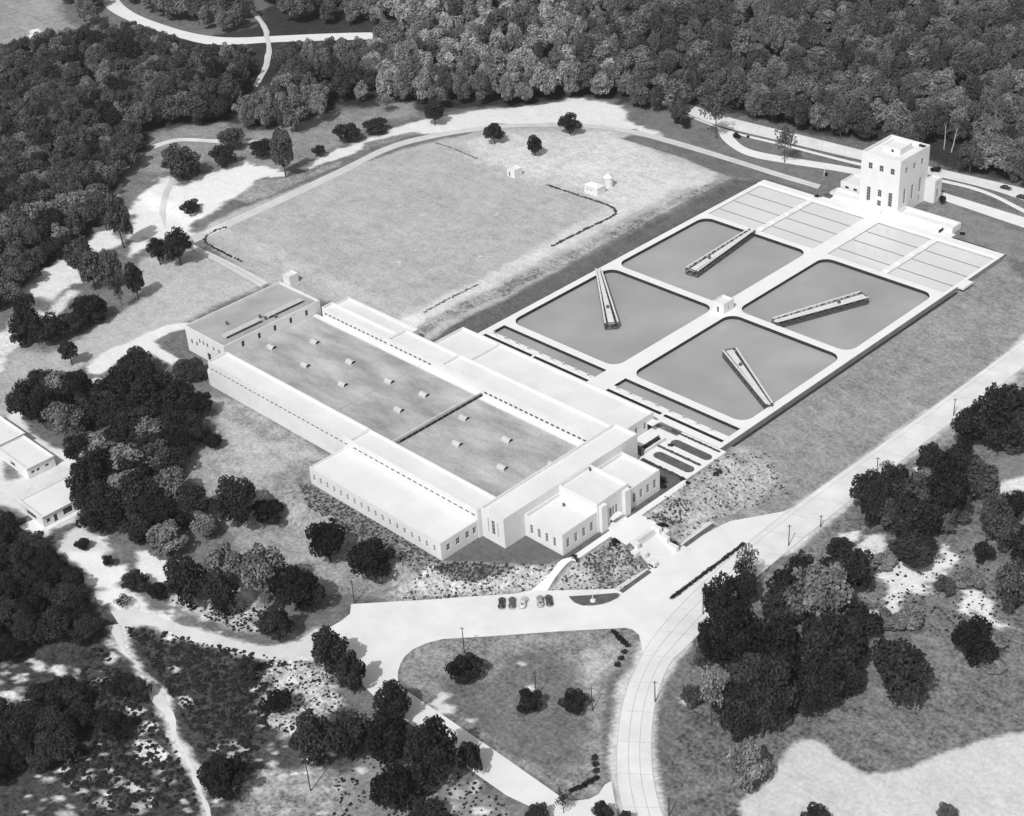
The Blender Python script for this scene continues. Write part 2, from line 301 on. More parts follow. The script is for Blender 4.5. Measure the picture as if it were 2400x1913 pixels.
    (212, .12, 2, 2, QL('d', [(-60, 990), (100, 1000), (330, 1200), (480, 1240), (470, 1500), (480, 1580), (660, 1700), (700, 1760), (350, 1760), (250, 1640), (100, 1480), (-60, 1440)])),
    (100, .5, 1, 1, QL('d', [(320, 1620), (470, 1560), (500, 1590), (420, 1640), (400, 1680), (310, 1710), (290, 1690)])),
    (70, .5, 1.5, 1.5, QL('d', [(-60, 1480), (60, 1530), (240, 1660), (300, 1719), (360, 1800), (-60, 1800)])),
    (120, .6, 2, 2, QL('d', [(2, 1180), (80, 1180), (130, 1290), (60, 1300), (20, 1260)])),
    (140, .75, 1, 1, QL('h', [(355, 850), (375, 750), (450, 670), (640, 605), (1400, 555), (1800, 535), (1870, 570), (1880, 610), (1700, 850), (1640, 1100), (1650, 1350), (1660, 1500), (1600, 1590), (1450, 1620), (1000, 1330)])),
    (112, .65, 4, 4, QL('h', [(640, 830), (900, 880), (1100, 720), (1330, 660), (1380, 740), (1500, 860), (1600, 1100), (1560, 1400), (1300, 1480), (900, 1230), (640, 1050)])),
    (176, .5, 5, 5, QL('h', [(1480, 700), (1700, 640), (1780, 660), (1700, 800), (1640, 980), (1560, 900)])),
    (215, .15, .8, 1, QL('h', [(560, 1010), (640, 930), (690, 960), (640, 1000), (710, 1020), (700, 1065), (610, 1070)])),
    (205, .2, .6, .6, QL('h', [(780, 1105), (850, 1110), (840, 1130), (790, 1130)])), (200, .2, .6, .6, QL('h', [(1120, 750), (1160, 745), (1165, 770), (1125, 775)])),
    (232, .1, .4, .3, QL('h', [(1160, 930), (1190, 890), (1218, 905), (1210, 940), (1175, 955)])),
    (225, .15, 1, 1, QL('d', [(545, 590), (640, 500), (760, 450), (920, 380), (1060, 325), (1190, 312), (1190, 352), (1070, 372), (970, 430), (1010, 470), (1160, 556), (1110, 596), (980, 520), (880, 495), (760, 540), (640, 640), (560, 630)])),
]
for t_, pl in ((212, QL('g', [(690, 420), (850, 395), (1000, 440), (1150, 510), (1400, 590), (1700, 650), (1890, 600), (2020, 520), (2149, 650), (1960, 740), (1720, 745), (1480, 700), (1200, 630), (1050, 570), (900, 520), (760, 530)])),
              (208, QL('g', [(665, 520), (715, 660), (850, 760), (870, 840), (930, 960), (1000, 1090), (1080, 1250), (1170, 1430), (1250, 1600), (1310, 1800), (1380, 1800), (1300, 1600), (1260, 1430), (1190, 1280), (1110, 1130), (1080, 980), (960, 870), (870, 740), (810, 640), (765, 510)]))):
    ZONES.append((t_, .35, 1.2, 2.2, pl))
for cx, cy, r, t in ((840, 1545, 58, 234), (955, 1300, 100, 230), (935, 1150, 45, 232), (850, 1055, 46, 230), (1170, 1005, 44, 232), (255, 765, 42, 215), (370, 790, 48, 215), (170, 235, 44, 225), (40, 165, 34, 215), (20, 975, 44, 220), (660, 640, 36, 210), (60, 1040, 30, 200), (665, 1440, 26, 220), (1490, 1330, 30, 215), (1540, 1300, 22, 215), (900, 1670, 60, 190), (1150, 1640, 34, 200), (640, 1640, 40, 180), (1700, 1440, 40, 205), (1770, 1480, 30, 205), (1610, 1560, 44, 190), (1720, 1670, 26, 215), (450, 1719, 46, 180), (150, 860, 34, 200), (480, 810, 26, 190), (700, 720, 40, 210), (1110, 790, 30, 205), (20, 430, 26, 200), (80, 1220, 30, 180), (1180, 1690, 24, 205), (1000, 1440, 26, 190), (730, 1500, 34, 175), (1080, 1500, 30, 190)):
    ZONES.append((t-8, .5, .6, 3.0, QL('g', [(cx + r*(1+.3*math.sin(3*a+cx))*math.cos(a), cy + r*.75*(1+.3*math.cos(2*a+cy))*math.sin(a)) for a in np.linspace(0, 6.28, 12)[:-1]])))
_zr = random.Random(5)
for (bx0, by0, bx1, by1, nb) in ((150, 1180, 1000, 1719, 60), (1350, 1250, 2149, 1719, 60), (1580, 760, 2120, 1200, 46), (0, 700, 700, 1000, 26), (950, 350, 1750, 600, 30)):
    for _ in range(nb):
        cx, cy, r = _zr.uniform(bx0, bx1), _zr.uniform(by0, by1), _zr.choice((7, 9, 12, 18, 26)); q = _zr.uniform(0, 6)
        ZONES.append((_zr.choice((150, 185, 205, 225)), .6, .5, 1.6, QL('g', [(cx + r*1.5*(1+.35*math.sin(3*a+q))*math.cos(a) + r*.5*math.sin(a), cy + r*.6*(1+.35*math.cos(2*a+q))*math.sin(a) - r*.5*math.cos(a)) for a in np.linspace(0, 6.28, 10)[:-1]])))
for (zz, zx, zy, r, t) in (('d', 700, 720, 60, 228), ('d', 610, 690, 40, 232), ('h', 850, 1530, 50, 200), ('h', 560, 1480, 60, 150), ('h', 880, 1690, 60, 215), ('h', 730, 1570, 60, 180), ('h', 130, 1420, 34, 215), ('h', 700, 1660, 40, 190), ('i', 490, 640, 24, 205), ('i', 20, 990, 40, 205), ('f', 1500, 1240, 36, 215), ('f', 1060, 1660, 60, 225), ('f', 1200, 1690, 70, 225), ('f', 1680, 1240, 30, 200), ('f', 1780, 1510, 24, 200), ('d', 1110, 1580, 50, 150), ('d', 1180, 1080, 40, 150), ('b', 522, 1175, 9, 230), ('b', 985, 1345, 9, 232), ('b', 350, 1650, 10, 232), ('b', 860, 1610, 8, 228)):
    ZONES.append((t, .3, .7, 1.6, QL(zz, [(zx + r*(1+.25*math.sin(3*a+zx))*math.cos(a), zy + r*.7*(1+.3*math.cos(2*a+zy))*math.sin(a)) for a in np.linspace(0, 6.28, 10)[:-1]])))

def graded(lo, hi, step, far):
    a = list(np.arange(lo, hi+.01, step)); s = step; r = []
    x = hi
    while x < far: s *= 1.35; x += s; r.append(x)
    l = []; x = lo; s = step
    while x > -far: s *= 1.35; x -= s; l.append(x)
    return np.array(l[::-1] + a + r)
def build_ground():
    gx = graded(-640, 240, 1.05, 4200); gy = graded(-330, 420, 1.05, 4200)
    X, Y = np.meshgrid(gx, gy); X = X.ravel(); Y = Y.ravel(); nx, ny = len(gx), len(gy)
    Z = terr(X, Y, True)
    tone = np.full(X.shape, lin(112)); mott = np.full(X.shape, .55)
    w1 = vnoise(X, Y, 9, 1) + .6*vnoise(X, Y, 3.5, 2) + .4*vnoise(X, Y, 1.6, 7); w2 = vnoise(X, Y, 9, 3) + .6*vnoise(X, Y, 3.5, 4) + .4*vnoise(X, Y, 1.6, 8)
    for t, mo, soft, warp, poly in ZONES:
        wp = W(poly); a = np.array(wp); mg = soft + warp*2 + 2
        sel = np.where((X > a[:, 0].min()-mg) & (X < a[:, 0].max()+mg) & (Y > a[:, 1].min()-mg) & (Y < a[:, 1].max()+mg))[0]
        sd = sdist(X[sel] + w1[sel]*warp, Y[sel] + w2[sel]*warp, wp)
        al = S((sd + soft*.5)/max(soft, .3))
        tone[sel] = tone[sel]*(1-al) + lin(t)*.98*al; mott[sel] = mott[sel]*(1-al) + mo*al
    i = np.arange(nx*ny).reshape(ny, nx)
    f = np.stack([i[:-1, :-1], i[:-1, 1:], i[1:, 1:], i[1:, :-1]], -1).reshape(-1, 4)
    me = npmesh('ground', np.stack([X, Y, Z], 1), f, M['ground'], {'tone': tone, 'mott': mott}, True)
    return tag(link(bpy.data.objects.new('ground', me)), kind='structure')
build_ground()

# ------------------------------------------------------------------ draped strips and flat paved areas
def resample(pts, n):
    p = np.array(pts, float); d = np.r_[0, np.cumsum(np.hypot(*np.diff(p, axis=0).T))]; t = np.linspace(0, d[-1], n)
    return np.stack([np.interp(t, d, p[:, 0]), np.interp(t, d, p[:, 1])], 1), t
def smooth(pts, it=2):
    p = [tuple(q) for q in pts]
    for _ in range(it):
        q = [p[0]]
        for a, b in zip(p[:-1], p[1:]): q += [(a[0]*.75+b[0]*.25, a[1]*.75+b[1]*.25), (a[0]*.25+b[0]*.75, a[1]*.25+b[1]*.75)]
        p = q + [p[-1]]
    return p
def dens(p, st=14.):
    p = smooth(p); out = [p[0]]
    for a, b in zip(p[:-1], p[1:]):
        n = max(1, int(math.hypot(b[0]-a[0], b[1]-a[1])/st)); out += [(a[0]+(b[0]-a[0])*k/n, a[1]+(b[1]-a[1])*k/n) for k in range(1, n+1)]
    return out
def strip(name, Lp, Rp, mat, dz=.06, step=2., across=4, jit=0., world=False, kind='structure'):
    L = smooth(Lp if world else W(dens(Lp))); R = smooth(Rp if world else W(dens(Rp)))
    ln = max(np.hypot(*np.diff(np.array(L), axis=0).T).sum(), np.hypot(*np.diff(np.array(R), axis=0).T).sum())
    n = max(int(ln/step), 3); A, t = resample(L, n); B, _ = resample(R, n)
    if jit:
        nr = (B-A)/np.maximum(np.linalg.norm(B-A, axis=1, keepdims=True), 1e-3)
        A += nr*((vnoise(t, t*0, 9, 5)+vnoise(t, t*0, 4, 15)*.5)*jit + jit*.4)[:, None]; B += nr*((vnoise(t, t*0, 9, 6)+vnoise(t, t*0, 4, 16)*.5)*jit - jit*.4)[:, None]
    k = across+1; s = np.linspace(0, 1, k)
    XY = A[:, None]*(1-s)[None, :, None] + B[:, None]*s[None, :, None]
    Z = terr(XY[..., 0], XY[..., 1]) + dz
    v = np.concatenate([XY, Z[..., None]], -1).reshape(-1, 3); i = np.arange(n*k).reshape(n, k)
    f = np.stack([i[:-1, :-1], i[:-1, 1:], i[1:, 1:], i[1:, :-1]], -1).reshape(-1, 4)
    me = npmesh(name, v, f, mat)
    uvl = me.uv_layers.new(name='UVMap'); wdt = np.linalg.norm(B-A, axis=1)
    u = (wdt[:, None]*s[None]).ravel(); vv = np.repeat(t, k); fi = f.ravel()
    uvl.data.foreach_set('uv', np.stack([u[fi], vv[fi]], 1).astype(np.float32).ravel())
    # face up
    if me.polygons[0].normal.z < 0: me.flip_normals()
    o = link(bpy.data.objects.new(name, me))
    return tag(o, kind=kind)
def area(name, poly, mat, dz=.05, world=False, kind='structure', edge=2.5):
    """flat-ish paved area draped over the terrain: grid cells clipped by the outline through fine tessellation"""
    import bmesh
    wp = poly if world else W(poly)
    bm = bmesh.new(); vs = [bm.verts.new((x, y, 0)) for x, y in wp]; bm.faces.new(vs)
    xs = [p[0] for p in wp]; ys = [p[1] for p in wp]
    for lo, hi, nrm in ((min(xs), max(xs), (1, 0, 0)), (min(ys), max(ys), (0, 1, 0))):
        c = lo + edge
        while c < hi:
            g = bm.verts[:] + bm.edges[:] + bm.faces[:]
            bmesh.ops.bisect_plane(bm, geom=g, plane_co=(c*nrm[0], c*nrm[1], 0), plane_no=nrm); c += edge
    bmesh.ops.triangulate(bm, faces=[f for f in bm.faces if len(f.verts) > 4])
    for v in bm.verts: v.co.z = float(terr(v.co.x, v.co.y)) + dz
    bmesh.ops.recalc_face_normals(bm, faces=bm.faces[:])
    if sum(f.normal.z for f in bm.faces) < 0: bmesh.ops.reverse_faces(bm, faces=bm.faces[:])
    me = bpy.data.meshes.new(name); bm.to_mesh(me); bm.free(); me.materials.append(mat)
    return tag(link(bpy.data.objects.new(name, me)), kind=kind)

plaza_poly = QL('h', [(62, 385), (500, 360), (900, 332), (1090, 320), (1180, 300), (1280, 300), (1640, 292), (1760, 287), (1950, 165)]) + QL('f', [(0, 1719)]) + \
    QL('f', [(250, 1585), (300, 1562), (480, 1530), (640, 1500), (720, 1462), (840, 1380), (760, 1560)]) + QL('h', [(2120, 430), (1990, 580), (1900, 700), (1890, 640), (1872, 575), (1830, 545), (1790, 535), (1400, 555), (900, 590), (640, 605), (540, 630), (450, 670), (400, 715), (372, 760), (357, 810), (355, 850), (366, 900),
    (500, 990), (700, 1125), (1000, 1330), (1370, 1590), (1450, 1625), (1560, 1612), (1620, 1580), (1660, 1520), (1700, 1500), (1740, 1719), (1760, 1800), (1400, 1800), (1300, 1730), (1200, 1665), (1040, 1590), (870, 1470), (500, 1185), (240, 1000), (140, 900), (100, 760), (-20, 690), (-180, 610), (-120, 560), (0, 490), (55, 445)])
area('parking_lot', plaza_poly, M['plaza'], .06)
# main road with kerbs and joints
rl = [(89.0, 260), (89.5, 150), (90., 80), (90., 31), (89.4, -27), (88.5, -58), (88.2, -76), (88.6, -100), (90.6, -125), (94, -146)] + [tuple(P(*q)[:2]) for q in QL('h', [(1900, 690), (1780, 950), (1735, 1250), (1735, 1500), (1780, 1719), (1850, 1950)])]
rr = [(99.2, 260), (99.2, 150), (99.2, 80), (99.1, 38), (98.8, -6), (99, -58.8), (99.2, -76), (99.6, -100), (101, -125), (104.5, -148)] + [tuple(P(*q)[:2]) for q in QL('h', [(2060, 750), (1970, 1000), (1945, 1250), (1960, 1500), (2020, 1719), (2120, 1950)])]
strip('road', rl, rr, M['road'], .10, 1.5, 6, world=True)
def offs(a, b, t0, t1):
    a = np.array(smooth(a)); b = np.array(smooth(b)); n = 160
    A, _ = resample(a, n); B, _ = resample(b, n)
    return [tuple(p) for p in A*(1-t0)+B*t0], [tuple(p) for p in A*(1-t1)+B*t1]
for t0, t1, nm in ((.325, .345, 'road_joint'), (.655, .675, 'road_joint')):  # lane joints on the curve
    l, r = offs(rl, rr, t0, t1); keep = [i for i in range(len(l)) if l[i][1] < -112]; strip(nm, [l[i] for i in keep], [r[i] for i in keep], M['lane'], .104, 2, 1, world=True)
for t0, t1 in ((-.02, .005), (.995, 1.02)):
    l, r = offs(rl, rr, t0, t1); strip('road_gutter', l, r, M['lane'], .085, 2, 1, world=True)
strip('wall_foot_strip', [(56.25, -66.5), (56.25, 65)], [(57.3, -66.5), (57.3, 65)], M['stain'], .05, 2, 1, world=True)  # flat dark strips along the outer wall foot, in the tank wall material
strip('wall_foot_strip', [(33.6, 99.8), (56.4, 99.8)], [(33.6, 98.9), (56.4, 98.9)], M['stain'], .06, 2, 1, world=True)
l, r = offs(rl, rr, .16, .175); keep = [i for i in range(len(l)) if l[i][1] > -105]; strip('road_joint', [l[i] for i in keep], [r[i] for i in keep], M['lane'], .104, 2, 1, world=True)
# other roads
strip('drive', QL('c', [(310, 838), (330, 880), (380, 925), (460, 955), (620, 985), (1130, 1065), (1450, 1140)]), QL('c', [(222, 800), (230, 860), (290, 920), (400, 985), (590, 1022), (1130, 1102), (1450, 1190)]), M['drive'], .12, 2, 4)
strip('drive', QL('c', [(1450, 1150), (1620, 1208), (2149, 1370), (2500, 1480)]), QL('c', [(1450, 1205), (1640, 1262), (2149, 1437), (2500, 1550)]), M['drive'], .11, 2, 4)
strip('highway', QL('c', [(-220, 600), (-60, 620), (0, 640), (130, 690), (290, 742), (580, 812), (860, 880), (1160, 955), (1620, 1066), (2149, 1185), (2500, 1280)]), QL('c', [(-220, 640), (-60, 680), (0, 705), (130, 762), (290, 812), (580, 880), (860, 948), (1160, 1018), (1620, 1115), (1950, 1195), (2149, 1265), (2500, 1380)]), M['road'], .09, 3, 4)
strip('path', QL('c', [(0, 716), (180, 782), (300, 830), (580, 893), (720, 930), (1120, 1032), (1620, 1128), (1900, 1192), (2149, 1318)]), QL('c', [(0, 724), (180, 792), (300, 842), (580, 908), (720, 944), (1120, 1050), (1620, 1146), (1900, 1212), (2149, 1345)]), M['drive'], .14, 3, 2)
strip('track', QL('a', [(1205, 1490), (1500, 1360), (2149, 1060)]) + QL('b', [(300, 905), (600, 835), (900, 795), (1100, 778), (1500, 778), (1800, 805), (2149, 895)]) + QL('c', [(300, 990), (600, 1085), (870, 1165)]),
      QL('a', [(1225, 1530), (1500, 1405), (2149, 1105)]) + QL('b', [(300, 940), (600, 865), (900, 818), (1100, 800), (1500, 800), (1800, 832), (2149, 930)]) + QL('c', [(300, 1020), (600, 1115), (850, 1190)]), M['track'], .08, 3, 3)
strip('track', QL('a', [(1215, 1540), (1400, 1625), (1600, 1725)]) + QL('d', [(1690, 60)]), QL('a', [(1225, 1580), (1360, 1650), (1480, 1719)]) + QL('d', [(1640, 90)]), M['track'], .08, 3, 3)
strip('road', QL('a', [(560, -150), (620, 0), (700, 80), (850, 150), (1040, 212), (1230, 268), (1330, 285), (1500, 283), (1680, 268), (2149, 255)]) + QL('b', [(300, 245)]), QL('a', [(690, -150), (740, 0), (830, 80), (1000, 150), (1220, 215), (1400, 238), (1540, 238), (1680, 230), (2149, 208)]) + QL('b', [(300, 205)]), M['drive'], .10, 4, 4)
strip('dirt_path', QL('a', [(1440, -30), (1500, 25), (1600, 110), (1650, 180), (1672, 260), (1670, 360), (1640, 450), (1590, 540)]), QL('a', [(1480, -40), (1530, 15), (1640, 100), (1690, 170), (1712, 260), (1712, 370), (1680, 460), (1625, 550)]), M['track'], .12, 3, 2, .8)
strip('dirt_path', QL('a', [(960, 912), (1080, 872), (1180, 866), (1360, 880), (1530, 882), (1720, 880)]), QL('a', [(975, 938), (1080, 898), (1180, 890), (1360, 906), (1530, 904), (1720, 902)]), M['dirt'], .10, 3, 2, .6)
strip('dirt_path', QL('a', [(1000, 1330), (1020, 1220), (1075, 1120)]), QL('a', [(1040, 1440), (1045, 1260), (1115, 1125)]), M['track'], .10, 3, 2, .6)
strip('dirt_road', QL('g', [(690, 420), (850, 395), (1000, 440), (1150, 510), (1400, 590), (1700, 650), (1890, 600), (2020, 520)]), QL('g', [(760, 530), (900, 520), (1050, 570), (1200, 630), (1480, 700), (1720, 745), (1960, 740), (2149, 650)]), M['dirt'], .08, 1.5, 3, 2.4)
strip('dirt_road', QL('g', [(665, 520), (715, 660), (850, 760), (870, 840), (930, 960), (1000, 1090), (1080, 1250), (1170, 1430), (1250, 1600), (1310, 1800)]), QL('g', [(765, 510), (810, 640), (870, 740), (960, 870), (1080, 980), (1110, 1130), (1190, 1280), (1260, 1430), (1300, 1600), (1380, 1800)]), M['dirt'], .09, 1.5, 3, 2.0)

# ------------------------------------------------------------------ concrete basins
def rrect(x0, y0, x1, y1, r, n=6):
    if r <= 0: return [(x0, y0), (x1, y0), (x1, y1), (x0, y1)]
    out = []
    for cx, cy, a0 in ((x1-r, y0+r, -90), (x1-r, y1-r, 0), (x0+r, y1-r, 90), (x0+r, y0+r, 180)):
        for k in range(n+1):
            a = math.radians(a0 + 90*k/n); out.append((cx+r*math.cos(a), cy+r*math.sin(a)))
    return out
OUT = [(-56.4, -75.2), (-56.4, 98.8), (56.2, 98.8), (56.2, -72.2), (32, -72.2), (32, -75.2)]
BAS = [(-53.4, -55.8, -2.4, -1.4), (-53.4, 2, -2.4, 55.6), (4.7, -55.8, 53, -1.4), (4.7, 2, 53, 55.6)]
FLO = [(-53.2, -65, -3.4, -59.1), (5.2, -65, 54, -59.1)]
CHN = [(-54, -69.2, -30.1, -67.8), (-29, -69.2, -3.5, -67.8), (5.2, -69.2, 29, -67.8), (30.2, -69.2, 54.4, -67.8)]
FIL = [(-54, 58.6, -30.2, 93), (-27.4, 58.6, -2.6, 93), (4.2, 58.6, 28, 93), (30.8, 58.6, 54.8, 93)]
HOLES = [rrect(*b, 4.6) for b in BAS] + [rrect(*b, 0) for b in FLO+CHN+FIL]
works = empty('settling_basins', (0, 0, 0), 'white concrete settling basin block with four rounded square tanks and filter beds', 'water basin')
mb = MB(); loops = [OUT[::-1]] + HOLES
flat = [p for l in loops for p in l]
tri = tessellate_polygon([[Vector((x, y, 0)) for x, y in l] for l in loops])
mb.add([(x, y, 0) for x, y in flat], tri)
deck_o = mb.build('deck', M['conc'], works)
if deck_o.data.polygons[0].normal.z < 0: deck_o.data.flip_normals()
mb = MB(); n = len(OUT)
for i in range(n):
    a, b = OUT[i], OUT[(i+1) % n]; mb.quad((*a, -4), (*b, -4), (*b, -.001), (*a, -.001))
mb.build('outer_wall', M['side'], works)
def tank_wall(poly, z0, mat):
    m_ = MB(); n = len(poly)
    for i in range(n):
        a, b = poly[i], poly[(i+1) % n]; m_.quad((*a, z0), (*b, z0), (*b, -.001), (*a, -.001))
    return m_.build('tank_wall', mat, works)
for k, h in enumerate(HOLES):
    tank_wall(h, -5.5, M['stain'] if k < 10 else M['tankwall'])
def grid_sheet(name, poly, z, mat):
    m_ = MB(); m_.add([(x, y, z) for x, y in poly], tessellate_polygon([[Vector((x, y, 0)) for x, y in poly]])); o = m_.build(name, mat)
    if o.data.polygons[0].normal.z < 0: o.data.flip_normals()
    return tag(o, kind='structure')
def grow(b, e): return (b[0]-e, b[1]-e, b[2]+e, b[3]+e)
for b in BAS: grid_sheet('water', rrect(*grow(b, .05), 4.6), -1.35, M['water'])
for b in FLO: grid_sheet('water', rrect(*grow(b, .05), 0), -1.25, M['water'])
for b in CHN: grid_sheet('water', rrect(*grow(b, .05), 0), -1.6, M['waterd'])
for b in FIL:
    grid_sheet('water', rrect(*grow(b, .05), 0), -.35, M['waterf'])
    for y in (65.6, 75.1, 84.2):
        MB().box(b[0]+.3, y-.22, -1, b[2]-.3, y+.22, -.30).build('filter_trough', M['lines'], works)
# low kerb upstands round the filter walks and steps on the filter walls
for x0, x1 in ((-30.1, -27.5), (28.1, 30.7)):
    for k, y in enumerate((62, 69.5, 79, 88)):
        MB().box(x0+.2, y-1.7, .0, x1-.2, y+1.7, .35).build('valve_slab', M['conc'], works)
MB().box(-56.3, 94.6, 0, 56.1, 95.0, .35).build('curb', M['conc'], works)
MB().box(54.9, 66, -.8, 58.6, 72.5, .02).build('landing', M['conc'], works)
# pedestals between mixing channel and flocculation tank
cnt = 0
for x0, x1 in ((-51, -5), (8, 52)):
    k = 0
    for x in np.arange(x0, x1+.1, 5.7):
        p = empty('valve_stand', (x, -66.4, 0), 'round white valve stand on the walk between channel and flocculation tank', 'valve stand', 'valve stands along the flocculation channel')
        b = MB(); a = np.linspace(0, 2*math.pi, 13)[:-1]
        b.prism([(1.15*math.cos(t), 1.0*math.sin(t)) for t in a], 0, .35); b.build('plinth', M['conc'], p)
        b = MB(); b.tube([(0, 0, .35), (0, 0, 1.1)], [.3, .24], 8); b.tube([(0, 0, 1.1), (0, 0, 1.2)], [.5, .5], 10); b.build('handwheel', M['hood'], p)

# ------------------------------------------------------------------ scraper bridges
def scraper(end, ctr, w0, w1, label):
    """tapered truss bridge from a pier past the tank centre to the tank wall"""
    e = np.array(end); c = np.array(ctr); d = c-e; L = np.linalg.norm(d); d /= L; nrm = np.array([-d[1], d[0]])
    root = empty('scraper_bridge', (e[0], e[1], 0), label, 'scraper bridge', 'rotating scraper bridges over the settling tanks')
    n = 14
    def pt(i, s, z):
        t = i/n; p = d*L*t + nrm*s*(w0*(1-t)+w1*t)/2; return (p[0], p[1], z)
    zb, zt = -.95, 1.5
    dk = MB()
    for i in range(n):
        a, b, c2, d2 = pt(i, -.5, 1.1), pt(i+1, -.5, 1.1), pt(i+1, .5, 1.1), pt(i, .5, 1.1)
        dk.add([a, b, c2, d2] + [(p[0], p[1], p[2]-.12) for p in (a, b, c2, d2)], [(0, 1, 2, 3), (7, 6, 5, 4), (0, 4, 5, 1), (1, 5, 6, 2), (2, 6, 7, 3), (3, 7, 4, 0)])
    dk.build('walkway', M['deck'], root)
    for s in (-1, 1):
        t = MB()
        t.bar(pt(0, s, zb), pt(n, s, zb), .4, .55)
        for i in range(n+1):
            t.bar(pt(i, s, zb), pt(i, s, zt), .26)
            if i < n: t.bar(pt(i, s, zb if i % 2 else zt), pt(i+1, s, zt if i % 2 else zb), .24); t.bar(pt(i, s, .25), pt(i+1, s, .25), .12, .3)
        tr = t.build('truss', M['metald'], root)
        t = MB(); t.bar(pt(0, s, zt+.13), pt(n, s, zt+.13), .6, .2); t.build('chord', M['metal'], tr)
    cr = MB()
    for i in range(n+1): cr.bar(pt(i, -1, zb), pt(i, 1, zb), .18); cr.bar(pt(i, -1, .9), pt(i, 1, .9), .16)
    for i in range(n): cr.bar(pt(i, -1, .9), pt(i+1, 1, .9), .12)
    cr.bar(pt(0, 0, .9), pt(n, 0, .9), .14); cr.bar(pt(0, 0, zb), pt(n, 0, zb), .14)
    for i in (0, n//2, n): cr.bar(pt(i, 0, zb), pt(i, 0, .9), .14)
    cr.build('cross_bracing', M['metald'], root)
    rk = MB()
    for i in range(1, n): rk.bar(pt(i, -.8, zb), pt(i, -.8, -2.2), .12); rk.bar(pt(i, .8, zb), pt(i, .8, -2.2), .12)
    rk.bar(pt(0, -.9, -.95), pt(n, -.9, -.95), .5, .35); rk.bar(pt(0, .9, -.95), pt(n, .9, -.95), .5, .35)
    rk.build('rake_arm', M['metald'], root)
    cc = pt(int(n*.72), 0, 0); b = MB(); b.tube([(cc[0], cc[1], -5), (cc[0], cc[1], .1)], [.9, .9], 12); b.tube([(cc[0], cc[1], 1.12), (cc[0], cc[1], 1.9)], [.7, .5], 10)
    b.build('pivot_column', M['metald'], root)
    ef = MB(); ef.bar(pt(n, -1, zb), pt(n, 1, zt), .16); ef.bar(pt(n, 1, zb), pt(n, -1, zt), .16); ef.bar(pt(n, -1, zt), pt(n, 1, zt), .25); ef.bar(pt(n, -1, zb), pt(n, 1, zb), .3); ef.build('end_frame', M['metald'], root)
    return root
scraper((-54.3, -7.2), (-22.3, -35.4), 1.9, 4.6, 'pale scraper bridge in the near left tank pointing at the left wall')
scraper((-29.6, 55.9), (-26.2, 14.2), 2.4, 5.2, 'grey scraper bridge in the far left tank reaching the filter walk')
scraper((21.6, 2.2), (35.0, 37.6), 3.2, 5.0, 'scraper bridge in the far right tank beside the pump house walk')
scraper((53.4, -43.2), (21.8, -23.8), 2.0, 4.8, 'white scraper bridge in the near right tank touching the outer wall')

# ------------------------------------------------------------------ building helpers
def window(parent, kind, o, ux, nrm, u0, u1, v0, v1, bars=False, depth=.25, mat='glass'):
    c = lambda u, v, d: (o[0]+ux[0]*u - nrm[0]*d, o[1]+ux[1]*u - nrm[1]*d, v)
    m_ = MB(); m_.quad(c(u0, v0, depth), c(u1, v0, depth), c(u1, v1, depth), c(u0, v1, depth)); w = m_.build(kind, M[mat], parent)
    if bars:
        f = MB(); t = .14 if u1-u0 > 1 else .1; d = depth-.06
        f.bar(c(u0+t/2, v0, d), c(u0+t/2, v1, d), t); f.bar(c(u1-t/2, v0, d), c(u1-t/2, v1, d), t)
        f.bar(c(u0, v0+t/2, d), c(u1, v0+t/2, d), t); f.bar(c(u0, v1-t/2, d), c(u1, v1-t/2, d), t)
        nb = max(1, int((v1-v0)/1.4))
        for k in range(1, nb+1): f.bar(c(u0, v0+(v1-v0)*k/(nb+1), d), c(u1, v0+(v1-v0)*k/(nb+1), d), .08)
        f.bar(c((u0+u1)/2, v0, d), c((u0+u1)/2, v1, d), .08)
        f.build('frame', M['frame'], w)
    return w
def facade(mb, o, ux, nrm, u0, u1, z0, z1, ops, depth=.27):
    us = sorted({u0, u1, *[q for p in ops for q in p[:2]]}); vs = sorted({z0, z1, *[q for p in ops for q in p[2:4]]})
    c = lambda u, v, d=0.: (o[0]+ux[0]*u - nrm[0]*d, o[1]+ux[1]*u - nrm[1]*d, v)
    for a, b in zip(us[:-1], us[1:]):
        run = None
        for e, f in zip(vs[:-1], vs[1:]):
            m_, k = (a+b)/2, (e+f)/2
            if any(p[0] < m_ < p[1] and p[2] < k < p[3] for p in ops):
                continue
            mb.quad(c(a, e), c(b, e), c(b, f), c(a, f))
    for p in ops:
        a, b, e, f = p[:4]
        for q, r in (((a, e), (b, e)), ((b, e), (b, f)), ((b, f), (a, f)), ((a, f), (a, e))):
            mb.quad(c(*q), c(*q, depth), c(*r, depth), c(*r))
